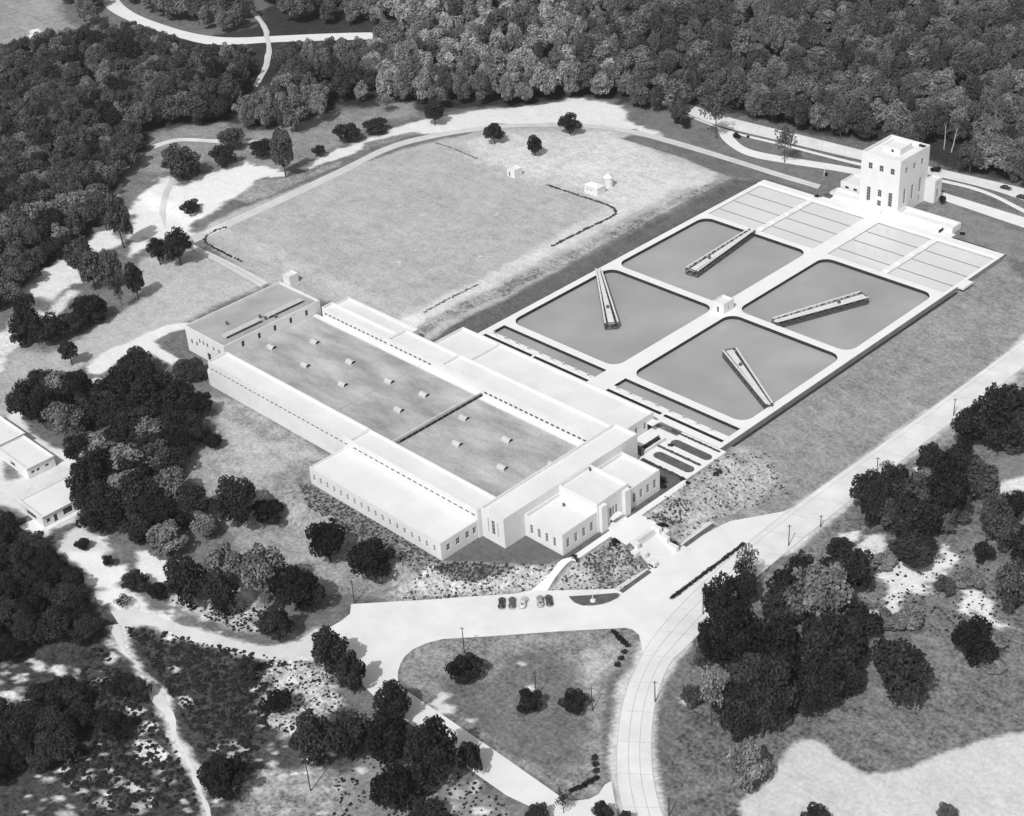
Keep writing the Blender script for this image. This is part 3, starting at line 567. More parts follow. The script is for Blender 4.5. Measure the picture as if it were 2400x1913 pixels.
def block(parent, x0, y0, x1, y1, z0, z1, rz, wins=None, wallm='white', roofm='roofw', pt=.38, bars=False, kind='window'):
    wins = wins or {}
    mb = MB(); sides = {'-Y': ((0, y0), (1, 0), (0, -1), x0, x1), '+X': ((x1, 0), (0, 1), (1, 0), y0, y1), '+Y': ((0, y1), (1, 0), (0, 1), x0, x1), '-X': ((x0, 0), (0, 1), (-1, 0), y0, y1)}
    for s, (o, ux, nr, u0, u1) in sides.items():
        ops = wins.get(s, [])
        facade(mb, o, ux, nr, u0, u1, z0, z1, ops)
        for p in ops:
            window(parent, p[4] if len(p) > 4 else kind, o, ux, nr, *p[:4], bars=p[5] if len(p) > 5 else bars, mat=p[6] if len(p) > 6 else 'glass')
    X0, Y0, X1, Y1 = x0+pt, y0+pt, x1-pt, y1-pt; rz -= .3
    mb.quad((x0, y0, z1), (x1, y0, z1), (X1, Y0, z1), (X0, Y0, z1)); mb.quad((x1, y0, z1), (x1, y1, z1), (X1, Y1, z1), (X1, Y0, z1))
    mb.quad((x1, y1, z1), (x0, y1, z1), (X0, Y1, z1), (X1, Y1, z1)); mb.quad((x0, y1, z1), (x0, y0, z1), (X0, Y0, z1), (X0, Y1, z1))
    for a, b in (((X0, Y0), (X1, Y0)), ((X1, Y0), (X1, Y1)), ((X1, Y1), (X0, Y1)), ((X0, Y1), (X0, Y0))):
        mb.quad((*a, z1), (*b, z1), (*b, rz), (*a, rz))
    mb.build('wall', M[wallm], parent)
    r = MB(); r.quad((X0, Y0, rz), (X1, Y0, rz), (X1, Y1, rz), (X0, Y1, rz)); return r.build('roof', M[roofm], parent)

# ------------------------------------------------------------------ main filter building
fb = empty('filter_building', (0, -125, 0), 'long flat roofed white filter building with low wings below the settling basins', 'building')
fb.location = (0, 0, 0)
def ev(a, b, n, w, v0, v1, *x): return [(u-w/2, u+w/2, v0, v1, *x) for u in np.linspace(a, b, n)]
G0 = -1.2
# head house (left end, two storeys)
block(fb, -129.6, -143.9, -106, -100.8, G0, 10, 9.45, {'+X': [(y-.65, y+.65, 6.3, 8.6) for y in (-135.8, -128.6, -121.6, -114.4, -107.2)],
      '-Y': ev(-126.5, -123.5, 2, 1, 3.6, 5.4) + ev(-121.3, -116.6, 3, .9, 5.6, 7.4) + ev(-112.8, -109.6, 2, .9, 5.6, 7.2) + [(-117.6, -115.6, .1, 3.3, 'door')]}, roofm='roofd')
# front gallery with strip of clerestory slots
def slots(a, b, n, v0, v1): 
    p = (b-a)/n; return [(a+p*k+.12*p, a+p*k+.78*p, v0, v1, 'clerestory_window') for k in range(n)]
block(fb, -102, -153.6, -26, -145.4, G0, 10.05, 9.55, {'-Y': slots(-101, -27, 31, 7.0, 7.7)})
block(fb, -25.99, -153.61, 31.6, -145.41, G0, 9.9, 9.4, {'-Y': slots(-25, 31, 22, 7.0, 7.7)})
# rounded end bay
ap = MB(); arc = [(-102.02 - 4.2*math.cos(t), -150.4 + 3.2*math.sin(t)) for t in np.linspace(-math.pi/2, math.pi/2, 13)]
ap.prism(arc, G0, 4.6); ap.build('end_bay', M['white'], fb)
# front wing
block(fb, -28.8, -168.3, 31.2, -153.7, G0, 6.05, 5.75, {'-Y': [(x-.42, x+.42, 1.9, 4.1) for x in np.linspace(-26.9, 28.3, 18)], '+X': [(y-.75, y+.75, 2.0, 4.3) for y in (-165.4, -161.6, -157.8)] + [(-168.3+14.6-1.9, -168.3+14.6-.6, 2.0, 4.3)]}, bars=True)
# cross hall
block(fb, 31.7, -152.3, 41.1, -94, G0, 10.3, 9.75, {'-Y': [(34.3, 34.8, 2.6, 7.6, 'window', True), (35.8, 37.2, 2.6, 7.6, 'window', True), (38.2, 38.7, 2.6, 7.6, 'window', True)]})
# grey filter roofs between the galleries
rg = MB(); rg.quad((-105.9, -145.3, 5.5), (-19, -145.3, 5.5), (-19, -103.2, 5.5), (-105.9, -103.2, 5.5)); rg.build('roof', M['roofg'], fb)
rg = MB(); rg.quad((-18.6, -145.3, 4.7), (31.6, -145.3, 4.7), (31.6, -103.2, 4.7), (-18.6, -103.2, 4.7)); rg.build('roof', M['roofg'], fb)
sw = MB(); sw.box(-19.3, -145.2, 3, -18.6, -103.3, 5.75); sw.build('step_wall', M['side'], fb)
for k in range(14): 
    y = -139.5 + k*2.65; MB().box(-18.6, y, 4.78, -18.52, y+2.3, 5.6).build('louvre', M['dark'], fb)
ex = MB(); ex.box(-20.3, -145, 5.5, -20.1, -103.4, 5.75); ex.build('roof_curb', M['roofw'], fb)
MB().box(-48.2, -140, 5.5, -48.0, -103.4, 5.62).build('roof_seam', M['roofd'], fb)
# pale flashing strips along the far gallery
for x0, x1, z in ((-105.5, -19.4, 5.5), (-18.4, 31.4, 4.7)):
    MB().box(x0, -105.4, z, x1, -103.25, z+.06).build('roof_flashing', M['roofw'], fb); MB().box(x0, -105.6, z, x1, -105.42, z+.3).build('gutter', M['hood'], fb)
# rear gallery
block(fb, -102, -103.2, -65.5, -98.2, G0, 9.6, 9.1, {'-Y': slots(-101, -66, 15, 6.9, 7.7)})
block(fb, -65.49, -103.21, -38, -94.8, G0, 9.6, 9.1, {'-Y': slots(-65, -43, 9, 6.9, 7.7)})
block(fb, -37.99, -103.22, 31.6, -94.81, G0, 9.75, 9.2, {'-Y': slots(-18, 31, 21, 6.0, 6.9)})
# rear annex and pump gallery beside the basins
block(fb, -107.5, -98.1, -68.5, -86.6, G0, 5, 4.4)
block(fb, -57, -94.7, -38.3, -75.6, G0, 5.2, 4.7)
block(fb, -38.29, -94.71, 31.8, -75.61, G0, 5.3, 4.8, {'+X': [(-84.6, -83.3, .9, 3.4), (-80.4, -79.2, .9, 3.4)]}, bars=True)
MB().box(31.82, -79, 2.6, 34.4, -75.8, 2.9).build('canopy', M['conc'], fb)
MB().box(31.81, -78.6, -.2, 31.86, -76.2, 2.5).build('door', M['dark'], fb)
# front offices
nw = lambda a, b: [(y-.65, y+.65, 1.7, 4.9, 'window', True) for y in np.linspace(a, b, 4)]
block(fb, 41.11, -143.9, 56.2, -129.2, G0, 7.3, 6.5, {'+X': nw(-141.6, -131.6), '-Y': [(x-.55, x+.55, 1.7, 4.9, 'window', True) for x in np.linspace(43.7, 52.9, 4)]})
block(fb, 41.12, -115.4, 56.2, -101.2, G0, 7.3, 6.5, {'+X': nw(-112.9, -103.5)})
block(fb, 41.13, -129.19, 56.4, -115.41, G0, 10.1, 9.5, {'+X': [(-124.1, -123.1, 2.6, 5.6, 'window', True), (-122.8, -121.8, 2.6, 5.6, 'window', True), (-121.5, -120.5, 2.6, 5.6, 'window', True)]})
MB().box(56.42, -128.6, G0, 57.6, -126.2, 9.0).build('pier', M['white'], fb); MB().box(56.42, -118.4, G0, 57.6, -116.0, 9.0).build('pier', M['white'], fb)
MB().box(56.42, -123.7, .0, 56.5, -121, 2.3).build('door', M['dark'], fb); MB().box(56.42, -124.6, 2.35, 58.2, -120.1, 2.6).build('canopy', M['conc'], fb)
for k in range(3): MB().box(56.43, -126.1+k*.02, -.2, 58.9-k*.55, -118.5-k*.02, .12+.16*k).build('step', M['conc'], fb)
st = MB(); st.tube([(46, -132.5, 6.5), (46, -132.5, 7.4)], [.35, .35], 8); st.build('roof_vent', M['metald'], fb)
st = MB(); st.tube([(42.6, -117.2, 9.5), (42.6, -117.2, 10.4)], [.35, .35], 8); st.build('roof_vent', M['metald'], fb)
# roof monitors and vents on the head house
for y0, y1 in ((-139.5, -123.5), (-120.8, -104.5)):
    a = -113.2; b_ = MB(); b_.box(a, y0, 9.45, a+2.6, y1, 10.15); b_.build('skylight', M['hood'], fb); MB().box(a+2.6, y0+.3, 9.5, a+2.66, y1-.3, 10.0).build('glazing', M['glass'], fb)
for x, y in ((-111, -121.8), (-113.6, -122.3), (-119, -133), (-109.4, -118.6)):
    t = MB(); t.tube([(x, y, 9.45), (x, y, 10.3)], [.35, .35], 8); t.tube([(x, y, 10.3), (x, y, 10.5)], [.6, .5], 8); t.build('roof_vent', M['metald'], fb)
# hooded ventilators on the grey roof
HV = [(572, 730), (663, 719), (643, 768), (738, 761), (722, 808), (820, 802), (840, 862), (893, 830), (977, 879), (963, 933), (1068, 925), (1058, 983), (1160, 974)]
for k, (x, y) in enumerate(HV):
    z = 5.5 if x < 900 else 4.7; c = U(x*1.1132, y*1.1132, z+.6); L = 3.2 if k < 12 else 1.6; r = 1.08 if k < 12 else .7
    arcp = [(r*math.cos(t), r*.95*math.sin(t)) for t in np.linspace(0, math.pi, 9)]
    m_ = MB(); vs = [(c[0]-L/2, c[1]+p, z+.25+q) for p, q in arcp] + [(c[0]+L/2, c[1]+p, z+.25+q) for p, q in arcp]
    m_.add(vs, [(i, i+1, 10+i, 9+i) for i in range(8)], True); m_.add(vs[:9], [tuple(range(9))]); m_.box(c[0]-L/2-.2, c[1]-r-.15, z, c[0]+L/2+.05, c[1]+r+.15, z+.25)
    hv = m_.build('ventilator_hood', M['hood'], fb)
    g_ = MB(); g_.add([(c[0]+L/2-.12, c[1]+p*.97, z+.27+q*.97) for p, q in arcp], [tuple(range(8, -1, -1))]); g_.build('louvre', M['dark'], hv)

# ------------------------------------------------------------------ pump house at the basin crossing
ph = empty('pump_house', (0, 0, 0), 'small white flat roofed pump house at the crossing of the basin walks', 'pump house')
block(ph, -1.7, -3.6, 3.3, 2.2, .01, 4.1, 3.75, {'-Y': [(.2, 1.0, .05, 2.3, 'door')], '+X': [(-1.2, -.5, 1.1, 2.3)]}, pt=.3)
MB().box(2.2, -3.2, .005, 4.4, -1.0, .03).build('step', M['conc'], ph)

# ------------------------------------------------------------------ chemical tower
tw = empty('chemical_tower', (0, 0, 0), 'tall white square chemical tower with flat roof rising behind the filter beds', 'tower')
TX0, TX1, TY0, TY1 = -11.3, 6.7, 102, 122.6
block(tw, TX0, TY0, TX1, TY1, -1, 23.6, 22.7, {
    '-Y': [(x-.95, x+.95, 17.0, 19.6, 'window', True) for x in (-7, -1.9, 3.2)] + [(x-.9, x+.9, 3.2, 9.2, 'window', True) for x in (-7.1, 3.0)] + [(-2.9, -1.1, 6.2, 9.2, 'window', True), (-2.9, -1.1, 2.2, 4.6, 'window', True)],
    '+X': [(y-.85, y+.85, 17.0, 19.6, 'window', True) for y in (106.6, 112.2, 117.8)] + [(y-.8, y+.8, 4.0, 10.4, 'window', True) for y in (106.4, 111.9)] + [(116.6, 118.2, 5.2, 11.4, 'window', True), (116.7, 117.9, 1.2, 3.7, 'window', True)]}, pt=.5)
block(tw, -6.4, 109, 1.8, 117, 22.1, 25, 24.7, {'-Y': [(-2.4, -1.3, 22.9, 24.1)]}, pt=.3)
MB().box(2.4, 121.2, 22.3, 5.9, 121.9, 23.2).build('roof_curb', M['dark'], tw)
block(tw, -24.8, 108.6, TX0-.01, 118.4, -1, 4.6, 4.1, {'-Y': [(-22.6, -20.8, 1.9, 3.0), (-18.6, -16.8, 1.9, 3.0)]}, pt=.35)
block(tw, TX1+.01, 121.4, 11.2, 126.4, -1, 9.6, 9.3, {'+X': [(122.9, 124.4, 1.8, 5.6, 'window', True), (123.1, 124.2, 6.2, 8.4, 'window', True)]}, pt=.35)
# terrace in front of the tower
te = MB(); te.box(-27, 98.9, -1, 33.2, 101.98, .3); te.build('terrace', M['conc'], tw)
block(tw, -25.4, 101.99, -11.32, 107.6, -1, 1.9, 1.2, pt=.4); block(tw, TX1+.02, 101.99, 31.6, 108.4, -1, 2.4, 1.5, pt=.45)
MB().box(-1.6, 99.2, .3, .4, 101.97, .9).build('stair', M['conc'], tw); MB().box(.42, 98.95, .3, .7, 101.97, 1.5).build('stair_wall', M['conc'], tw)
MB().box(25.4, 98.95, .3, 27.4, 101.9, 1.0).build('stair', M['conc'], tw); MB().box(27.5, 98.95, .3, 27.8, 101.9, 1.4).build('stair_wall', M['dark'], tw)
MB().box(-26.9, 99.3, .3, -23.6, 101.6, 1.1).build('hatch', M['metald'], tw)

# ------------------------------------------------------------------ small buildings on the reservoir field
def shed(px, py, w, d, h, label, roof='flat', wins=None):
    b = P(px, py); x, y, z = b
    e = empty('field_shed', (x, y, z), label, 'shed')
    if roof == 'flat':
        block(e, -w/2, -d/2, w/2, d/2, -.8, h, h-.2, wins, pt=.2)
    else:
        mb = MB(); ops = (wins or {}).get('-Y', [])
        facade(mb, (0, -d/2), (1, 0), (0, -1), -w/2, w/2, -.8, h, ops); facade(mb, (w/2, 0), (0, 1), (1, 0), -d/2, d/2, -.8, h, []); facade(mb, (0, d/2), (1, 0), (0, 1), -w/2, w/2, -.8, h, []); facade(mb, (-w/2, 0), (0, 1), (-1, 0), -d/2, d/2, -.8, h, [])
        mb.build('wall', M['white'], e)
        for p in ops: window(e, p[4] if len(p) > 4 else 'window', (0, -d/2), (1, 0), (0, -1), *p[:4])
        W2, D2, rh = w/2+.25, d/2+.25, h+d*.24; k = max(w/2-d/2, .02)
        r = MB(); r.add([(-W2, -D2, h), (W2, -D2, h), (W2, D2, h), (-W2, D2, h), (-k, 0, rh), (k, 0, rh)], [(0, 1, 5, 4), (1, 2, 5), (2, 3, 4, 5), (3, 0, 4), (3, 2, 1, 0)]); r.build('roof', M['roofw'], e)
    return e
shed(1206.5, 411, 4.6, 4.6, 3.6, 'small white square hut with dark door near the middle of the reservoir field', 'flat', {'-Y': [(-1.2, -.4, .1, 2.2, 'door')]})
shed(1394, 450, 7.6, 5.0, 3.2, 'longer white hipped hut with two slit windows beside the round tank', 'hip', {'-Y': [(-2.0, -1.4, 1.3, 2.0), (-.2, .4, 1.3, 2.0)]})
shed(683, 662, 4.2, 4.2, 4.0, 'plain white box hut just behind the left end of the filter building', 'flat')
b = P(1426, 437); tk = empty('water_tank', tuple(b), 'small white round tank with conical roof on the reservoir field', 'tank')
m_ = MB(); m_.tube([(0, 0, -.5), (0, 0, 4.2)], [2.0, 2.0], 20); m_.build('shell', M['white'], tk)
m_ = MB(); m_.tube([(0, 0, 4.2), (0, 0, 4.5), (0, 0, 5.9)], [2.35, 2.3, .1], 20); m_.build('roof', M['roofw'], tk)

# ------------------------------------------------------------------ two flat roofed houses lower left
def house(x0, y0, x1, y1, h, label, wins, steps=None):
    e = empty('flat_roofed_house', ((x0+x1)/2, (y0+y1)/2, -.3), label, 'house')
    cx, cy = (x0+x1)/2, (y0+y1)/2
    sh = lambda L, c: [(p[0]-c, p[1]-c, *p[2:]) for p in L]
    w2 = {s: sh(L, cx if 'Y' in s else cy) for s, L in wins.items()}
    block(e, x0-cx, y0-cy, x1-cx, y1-cy, -2, h, h-.25, w2, pt=.3)
    r = MB(); r.box(x0-cx-.5, y0-cy-.5, h+.0, x1-cx+.5, y0-cy+.05, h+.12); r.box(x1-cx-.05, y0-cy+.05, h, x1-cx+.5, y1-cy, h+.12); r.build('eave', M['roofw'], e)
    return e
h1 = house(-87, -236.6, -73.6, -217.5, 4.2, 'white flat roofed house with dark picture windows beside the dark grove', {'+X': [(-235.4, -234.2, 1.2, 2.6), (-232.9, -231.7, .2, 2.9, 'door'), (-229.6, -226.4, .9, 3.1), (-224, -220.4, .9, 3.1)], '-Y': [(-83.6, -77.8, .8, 2.6)]})
MB().box(-3.5, -14.5, -1.4, 7.4, -9.56, .1).build('porch', M['conc'], h1); MB().box(6.72, -9.5, -1.4, 8.6, 9.5, .15).build('terrace', M['conc'], h1)
h2 = house(-119.6, -226, -100.8, -216.2, 4.3, 'white flat roofed house with row of small windows behind the pale yard', {'+X': [(-224.8, -223.6, 1.6, 2.5), (-222.9, -221.7, 1.6, 2.5), (-219.8, -218.4, 1.6, 2.5)], '-Y': [(-112, -109, 1, 2.6)]})
house(-140, -226.2, -119.7, -215.6, 4.9, 'white flat roofed house cut off by the left edge beyond the pale drive', {'-Y': [(-136, -133, 1, 2.6)]})

# ------------------------------------------------------------------ foliage
def fol_mesh(name, seed, kind, mat, dense=1.0):
    """unit tree: height 1, crown radius .5; thousands of small leaf clumps spread through lobes"""
    r = np.random.default_rng(seed)
    par = {'round': (.12, 1., 1.0, 30, 215, .050), 'tall': (.08, 1., 1.0, 30, 200, .055), 'sparse': (.3, 1., .95, 20, 70, .05), 'bush': (.0, 1., 1., 24, 180, .06), 'wild': (.06, 1., 1.0, 30, 205, .052)}[kind]
    z0, z1, _, nc, nl, ls = par; nl = int(nl*dense); V = []; A = []
    cz, rz = (z0+z1)/2, (z1-z0)/2
    cs = []
    for i in range(nc):
        for _t in range(30):
            d = r.normal(size=3); d /= np.linalg.norm(d); d[2] = d[2]*.8 + .15
            rad = r.uniform(.5, .95) if i > 6 else r.uniform(.15, .5)
            p = np.array([d[0]*.5*rad, d[1]*.5*rad, cz + d[2]*rz*rad])
            if kind == 'tall': 
                taper = 1.0 - .55*max(0, (p[2]-cz)/rz)**1.5; p[:2] *= taper
            if kind == 'wild': p[:2] *= r.uniform(.7, 1.2)
            if all(np.hypot(*(p[:2]-q[:2])) + abs(p[2]-q[2])*.6 > .145 for q, _ in cs): break
        cs.append((p, r.uniform(.10, .20) if kind != 'sparse' else r.uniform(.10, .17)))
    for p, cr in cs:
        n = int(nl*(cr/.165)**2); d = r.normal(size=(n, 3)); d /= np.linalg.norm(d, axis=1, keepdims=True)
        keep = d[:, 2] > -.75; d = d[keep]; n = len(d)
        rad = cr*(.72 + .42*r.random(n)); pos = p + d*rad[:, None]*np.array([1, 1, .95 if kind != 'tall' else .8])
        nr = d*.6 + r.normal(size=(n, 3))*.5 + np.array([0, 0, .6]); nr /= np.linalg.norm(nr, axis=1, keepdims=True)
        t = np.cross(nr, r.normal(size=(n, 3))); t /= np.linalg.norm(t, axis=1, keepdims=True); b_ = np.cross(nr, t)
        sz = ls*(.55 + .75*r.random(n))[:, None]*.5
        q = np.stack([pos - t*sz - b_*sz*.8, pos + t*sz*1.05 - b_*sz*.7, pos + t*sz*.8 + b_*sz, pos - t*sz*.9 + b_*sz*.8], 1)
        V.append(q.reshape(-1, 3)); A.append(np.repeat(.7 + .6*r.random(n) , 4)*(.65 + .7*r.random()))
    V = np.concatenate(V); A = np.concatenate(A); F = np.arange(len(V)).reshape(-1, 4)
    return npmesh(name, V, F, mat, {'leaf': A})
def trunk_mesh(name, seed, kind, mat):
    r = random.Random(seed); b = MB(); h = .62 if kind != 'sparse' else .85; w = .035 if kind != 'sparse' else .022
    b.tube([(0, 0, -.06), (0, 0, .05), (r.uniform(-.02, .02), r.uniform(-.02, .02), h*.5), (r.uniform(-.03, .03), r.uniform(-.03, .03), h)], [w*1.35, w, w*.75, w*.3], 6)
    for k in range(5):
        a = r.uniform(0, 6.28); z = h*r.uniform(.45, .8); L = r.uniform(.18, .32)
        b.tube([(0, 0, z), (L*.5*math.cos(a), L*.5*math.sin(a), z+.08), (L*math.cos(a), L*math.sin(a), z+.2)], [w*.45, w*.3, w*.12], 5)
    me = bpy.data.meshes.new(name); me.from_pydata(b.v, [], b.f); me.materials.append(mat); me.polygons.foreach_set('use_smooth', b.sm); me.update(); return me
CR, TR = {}, {}
for kind, nvar in (('round', 4), ('tall', 3), ('sparse', 2), ('bush', 3), ('wild', 3)):
    for v in range(nvar):
        TR[kind, v] = trunk_mesh('trunk', 50+v, kind, M['bark'] if kind != 'sparse' else M['bark'])
NV = {'round': 4, 'tall': 3, 'sparse': 2, 'bush': 3, 'wild': 3}
def crown(kind, v, tone):
    if (kind, v, tone) not in CR:
        CR[kind, v, tone] = fol_mesh('crown', 100*v + sum(map(ord, kind)), kind, M['leaf'+tone])
    return CR[kind, v, tone]
def tree(loc, w, h, kind, tone, name, label, cat, group, rz=None):
    v = random.randrange(NV[kind])
    e = empty(name, loc, label, cat, group, random.uniform(0, 6.28) if rz is None else rz); e.scale = (w, w*random.uniform(.9, 1.1), h)
    c = bpy.data.objects.new('crown', crown(kind, v, tone)); link(c, e)
    if kind != 'bush': link(bpy.data.objects.new('trunk', TR[kind, v]), e)
    return e
def height_from(base, ytop):
    lo, hi = 0., 60.
    for _ in range(40):
        m_ = (lo+hi)/2
        if PJ((base[0], base[1], base[2]+m_))[1] > ytop: lo = m_
        else: hi = m_
    return lo
# individually placed trees, a few standing in for shadows: (region, centre x, crown top, foot, crown width, kind, tone, label)
GRP = {}
def grove(name, title, group, cat, rows):
    out = []
    for r_, cx, yt, yb, w, kind, tone, *lab in rows:
        b = P(*Q(r_, cx, yb)); k = ppm(b)/1.0
        wm = w/2.686/k; rr_ = .5*wm
        # foot sits a little above the lowest visible leaf
        b = P(*Q(r_, cx, yb - min((yb-yt)*.12, rr_*k*2.686*.35)))
        hm = max(height_from(b, Q(r_, cx, yt)[1]) - rr_*.30, wm*.45, 1.2)
        out.append((tree(tuple(b), wm, hm, kind, tone, name, None, cat, group), cx + REG[r_][0]*2.686, lab[0] if lab else None, w))
    out.sort(key=lambda t: t[1]); n = len(out)
    ords = ['leftmost', 'second from the left', 'third from the left', 'fourth from the left', 'fifth from the left', 'sixth from the left', 'seventh from the left', 'eighth from the left', 'ninth from the left', 'tenth from the left', 'eleventh from the left', 'twelfth from the left', 'thirteenth from the left', 'fourteenth from the left', 'fifteenth from the left', 'sixteenth from the left', 'seventeenth from the left', 'eighteenth from the left', 'nineteenth from the left', 'twentieth from the left']
    for i, (o, x, lab, w) in enumerate(out):
        if lab: o['label'] = lab
        elif n == 1: o['label'] = title
        elif i == n-1 and n > 2: o['label'] = 'rightmost ' + title
        elif i < len(ords): o['label'] = ords[i] + ' ' + title
        else: o['label'] = '%s from the right ' % {1: 'second', 2: 'third', 3: 'fourth', 4: 'fifth', 5: 'sixth', 6: 'seventh', 7: 'eighth', 8: 'ninth', 9: 'tenth', 10: 'eleventh'}[n-1-i] + title
    return [o for o, *_ in out]
grove('broadleaf_tree', 'tree of the three standing on the reservoir field', 'trees on the reservoir field', 'tree', [
    ('b', 965, 760, 928, 120, 'tall', 'd', 'oval dark tree on the reservoir field, left of the three there'), ('b', 1220, 840, 998, 92, 'tall', 'd', 'narrow dark tree on the reservoir field, nearest the square hut'), ('b', 1440, 710, 862, 135, 'round', 'd', 'wide dark tree on the reservoir field, right of the three there')])
grove('broadleaf_tree', 'tree on the pale bank left of the reservoir field', 'trees on the pale bank', 'tree', [
    ('a', 1210, 1250, 1345, 130, 'bush', 'd', 'low dark bush tree alone on the white bare bank'), ('a', 1140, 1430, 1700, 175, 'round', 'd', 'big dark tree at the left corner of the reservoir field, right of its pair'), ('a', 1010, 1490, 1690, 125, 'round', 'd', 'smaller dark tree at the left corner of the reservoir field, left of its pair'),
    ('a', 1800, 790, 1140, 140, 'tall', 'm', 'tall pale column tree at the upper edge of the bare bank'), ('a', 1415, 900, 1075, 160, 'round', 'd', 'dark round tree in front of the thin white path'), ('a', 1470, 790, 960, 150, 'round', 'm', 'paler tree standing over the thin white path'),
    ('a', 1650, 870, 1005, 150, 'round', 'd', 'round tree just right of the thin white path bend'), ('a', 1150, 890, 1150, 240, 'wild', 'm', 'wide spreading tree at the top of the bare bank'), ('a', 1200, 990, 1150, 130, 'wild', 'd', 'dark low tree under the spreading tree on the bare bank'), ('a', 2015, 905, 1000, 75, 'round', 'd', 'small dark tree beside the field track'),
    ('b', 590, 610, 810, 120, 'tall', 'd', 'slim dark tree beside the curve of the field track'), ('b', 40, 750, 920, 150, 'round', 'd', 'dark clump tree below the meadow, left of two'), ('b', 215, 740, 850, 150, 'round', 'd', 'dark clump tree below the meadow, right of two'), ('b', 290, 580, 720, 110, 'sparse', 'l', 'thin pale tree at the meadow edge')])
grove('broadleaf_tree', 'tree in the ragged row left of the filter building', 'trees left of the filter building', 'tree', [
    ('a', 780, 1210, 1590, 160, 'tall', 'm'), ('a', 540, 1490, 1760, 170, 'wild', 'm'), ('a', 720, 1560, 1830, 140, 'wild', 'm'), ('a', 870, 1640, 1900, 110, 'tall', 'd'),
    ('d', 600, -150, 130, 150, 'wild', 'm'), ('d', 770, 30, 240, 70, 'sparse', 'd'), ('d', 205, 130, 470, 170, 'wild', 'd'), ('d', 560, 130, 340, 210, 'round', 'd'), ('d', 330, 250, 460, 200, 'wild', 'd'), ('d', 470, 240, 400, 170, 'round', 'd'),
    ('d', 455, 410, 600, 110, 'tall', 'd'), ('d', 150, 280, 480, 140, 'bush', 'd'), ('d', 620, 200, 330, 150, 'bush', 'd'), ('d', 690, 1, 120, 120, 'sparse', 'm')])
GL = [('d', 870, 455, 680, 200, 'wild', 'd'), ('d', 1190, 530, 690, 190, 'wild', 'm'), ('d', 280, 590, 850, 200, 'round', 'd'), ('d', 490, 620, 850, 190, 'round', 'd'), ('d', 690, 655, 840, 130, 'round', 'd'), ('d', 190, 710, 960, 200, 'round', 'd'), ('d', 690, 720, 960, 200, 'wild', 'd'),
    ('d', 430, 810, 1080, 240, 'wild', 'l'), ('d', 930, 660, 950, 230, 'wild', 'd'), ('d', 1130, 670, 930, 220, 'wild', 'd'), ('d', 1270, 740, 920, 170, 'round', 'k'), ('d', 640, 1000, 1260, 270, 'wild', 'l'), ('d', 900, 820, 1100, 280, 'wild', 'd'), ('d', 1130, 860, 1090, 260, 'round', 'd'), ('d', 560, 760, 1010, 210, 'wild', 'd'), ('d', 820, 800, 1000, 190, 'round', 'd'), ('d', 320, 700, 980, 200, 'wild', 'd'), ('d', 1020, 960, 1160, 210, 'round', 'k')]  # the rightmost black round tree stands in for a tree shadow
GL2 = [('d', 760, 950, 1180, 220, 'round', 'd'), ('d', 540, 1010, 1260, 190, 'round', 'k'), ('d', 950, 1000, 1220, 240, 'round', 'd'), ('d', 700, 1180, 1420, 240, 'round', 'k'), ('d', 1140, 1000, 1200, 180, 'round', 'k'), ('d', 1010, 1400, 1640, 220, 'round', 'k'), ('d', 1150, 1440, 1620, 200, 'round', 'k'), ('d', 1280, 935, 1110, 125, 'round', 'd'), ('d', 1350, 1000, 1120, 120, 'bush', 'k'), ('d', 830, 1060, 1340, 290, 'wild', 'l'), ('d', 1060, 1090, 1280, 260, 'wild', 'd'), ('d', 590, 1160, 1500, 240, 'round', 'd'), ('d', 900, 1260, 1560, 290, 'wild', 'd'), ('d', 1080, 1220, 1490, 240, 'wild', 'l'), ('d', 1260, 1360, 1590, 220, 'round', 'd'),  # the low black bush is added as the lone tree's shadow
    ('d', 640, 1400, 1660, 250, 'round', 'd'), ('d', 880, 1490, 1720, 230, 'wild', 'd'), ('d', 740, 1290, 1560, 240, 'round', 'd'), ('d', 560, 1330, 1560, 160, 'round', 'd')]
grove('broadleaf_tree', 'tree in the dark grove between the drive and the lawn', 'trees of the dark grove', 'tree', GL)
grove('broadleaf_tree', 'tree in the lower dark grove behind the flat roofed houses', 'trees of the lower dark grove', 'tree', GL2)
grove('broadleaf_tree', 'tree on the lawn slope below the filter building', 'trees on the lawn slope', 'tree', [
    ('d', 1500, 1280, 1640, 270, 'round', 'd', 'big round dark tree on the lawn left of the front wing'), ('d', 1690, 1420, 1600, 190, 'bush', 'k', 'dark low tree touching the big round lawn tree'), ('d', 2080, 1540, 1850, 250, 'round', 'k', 'black round tree below the front wing, left of its pair'),  # the black bush is placed as the big tree's cast shadow
    ('h', 210, -30, 280, 270, 'round', 'k', 'black round tree below the front wing, right of its pair')])
GM = [('d', 1060, 1580, 1800, 250, 'wild', 'l'), ('d', 1300, 1500, 1690, 170, 'wild', 'l'), ('g', 1200, 60, 440, 260, 'wild', 'd'), ('g', 1440, -10, 330, 240, 'wild', 'l'), ('g', 1420, 170, 500, 220, 'wild', 'd'), ('g', 1690, -10, 420, 260, 'wild', 'l'), ('g', 1900, 160, 470, 280, 'round', 'k'), ('g', 1760, 390, 640, 190, 'wild', 'd'),  # the black round tree fills in for a dark cast shadow
    ('g', 860, 180, 320, 160, 'round', 'd'), ('g', 1010, 250, 360, 130, 'round', 'k'), ('g', 770, 330, 420, 110, 'sparse', 'd'), ('g', 690, 70, 160, 70, 'bush', 'd'), ('g', 530, -30, 50, 90, 'bush', 'd')]
grove('broadleaf_tree', 'tree in the mixed thicket above the dirt road', 'trees of the thicket above the dirt road', 'tree', GM)
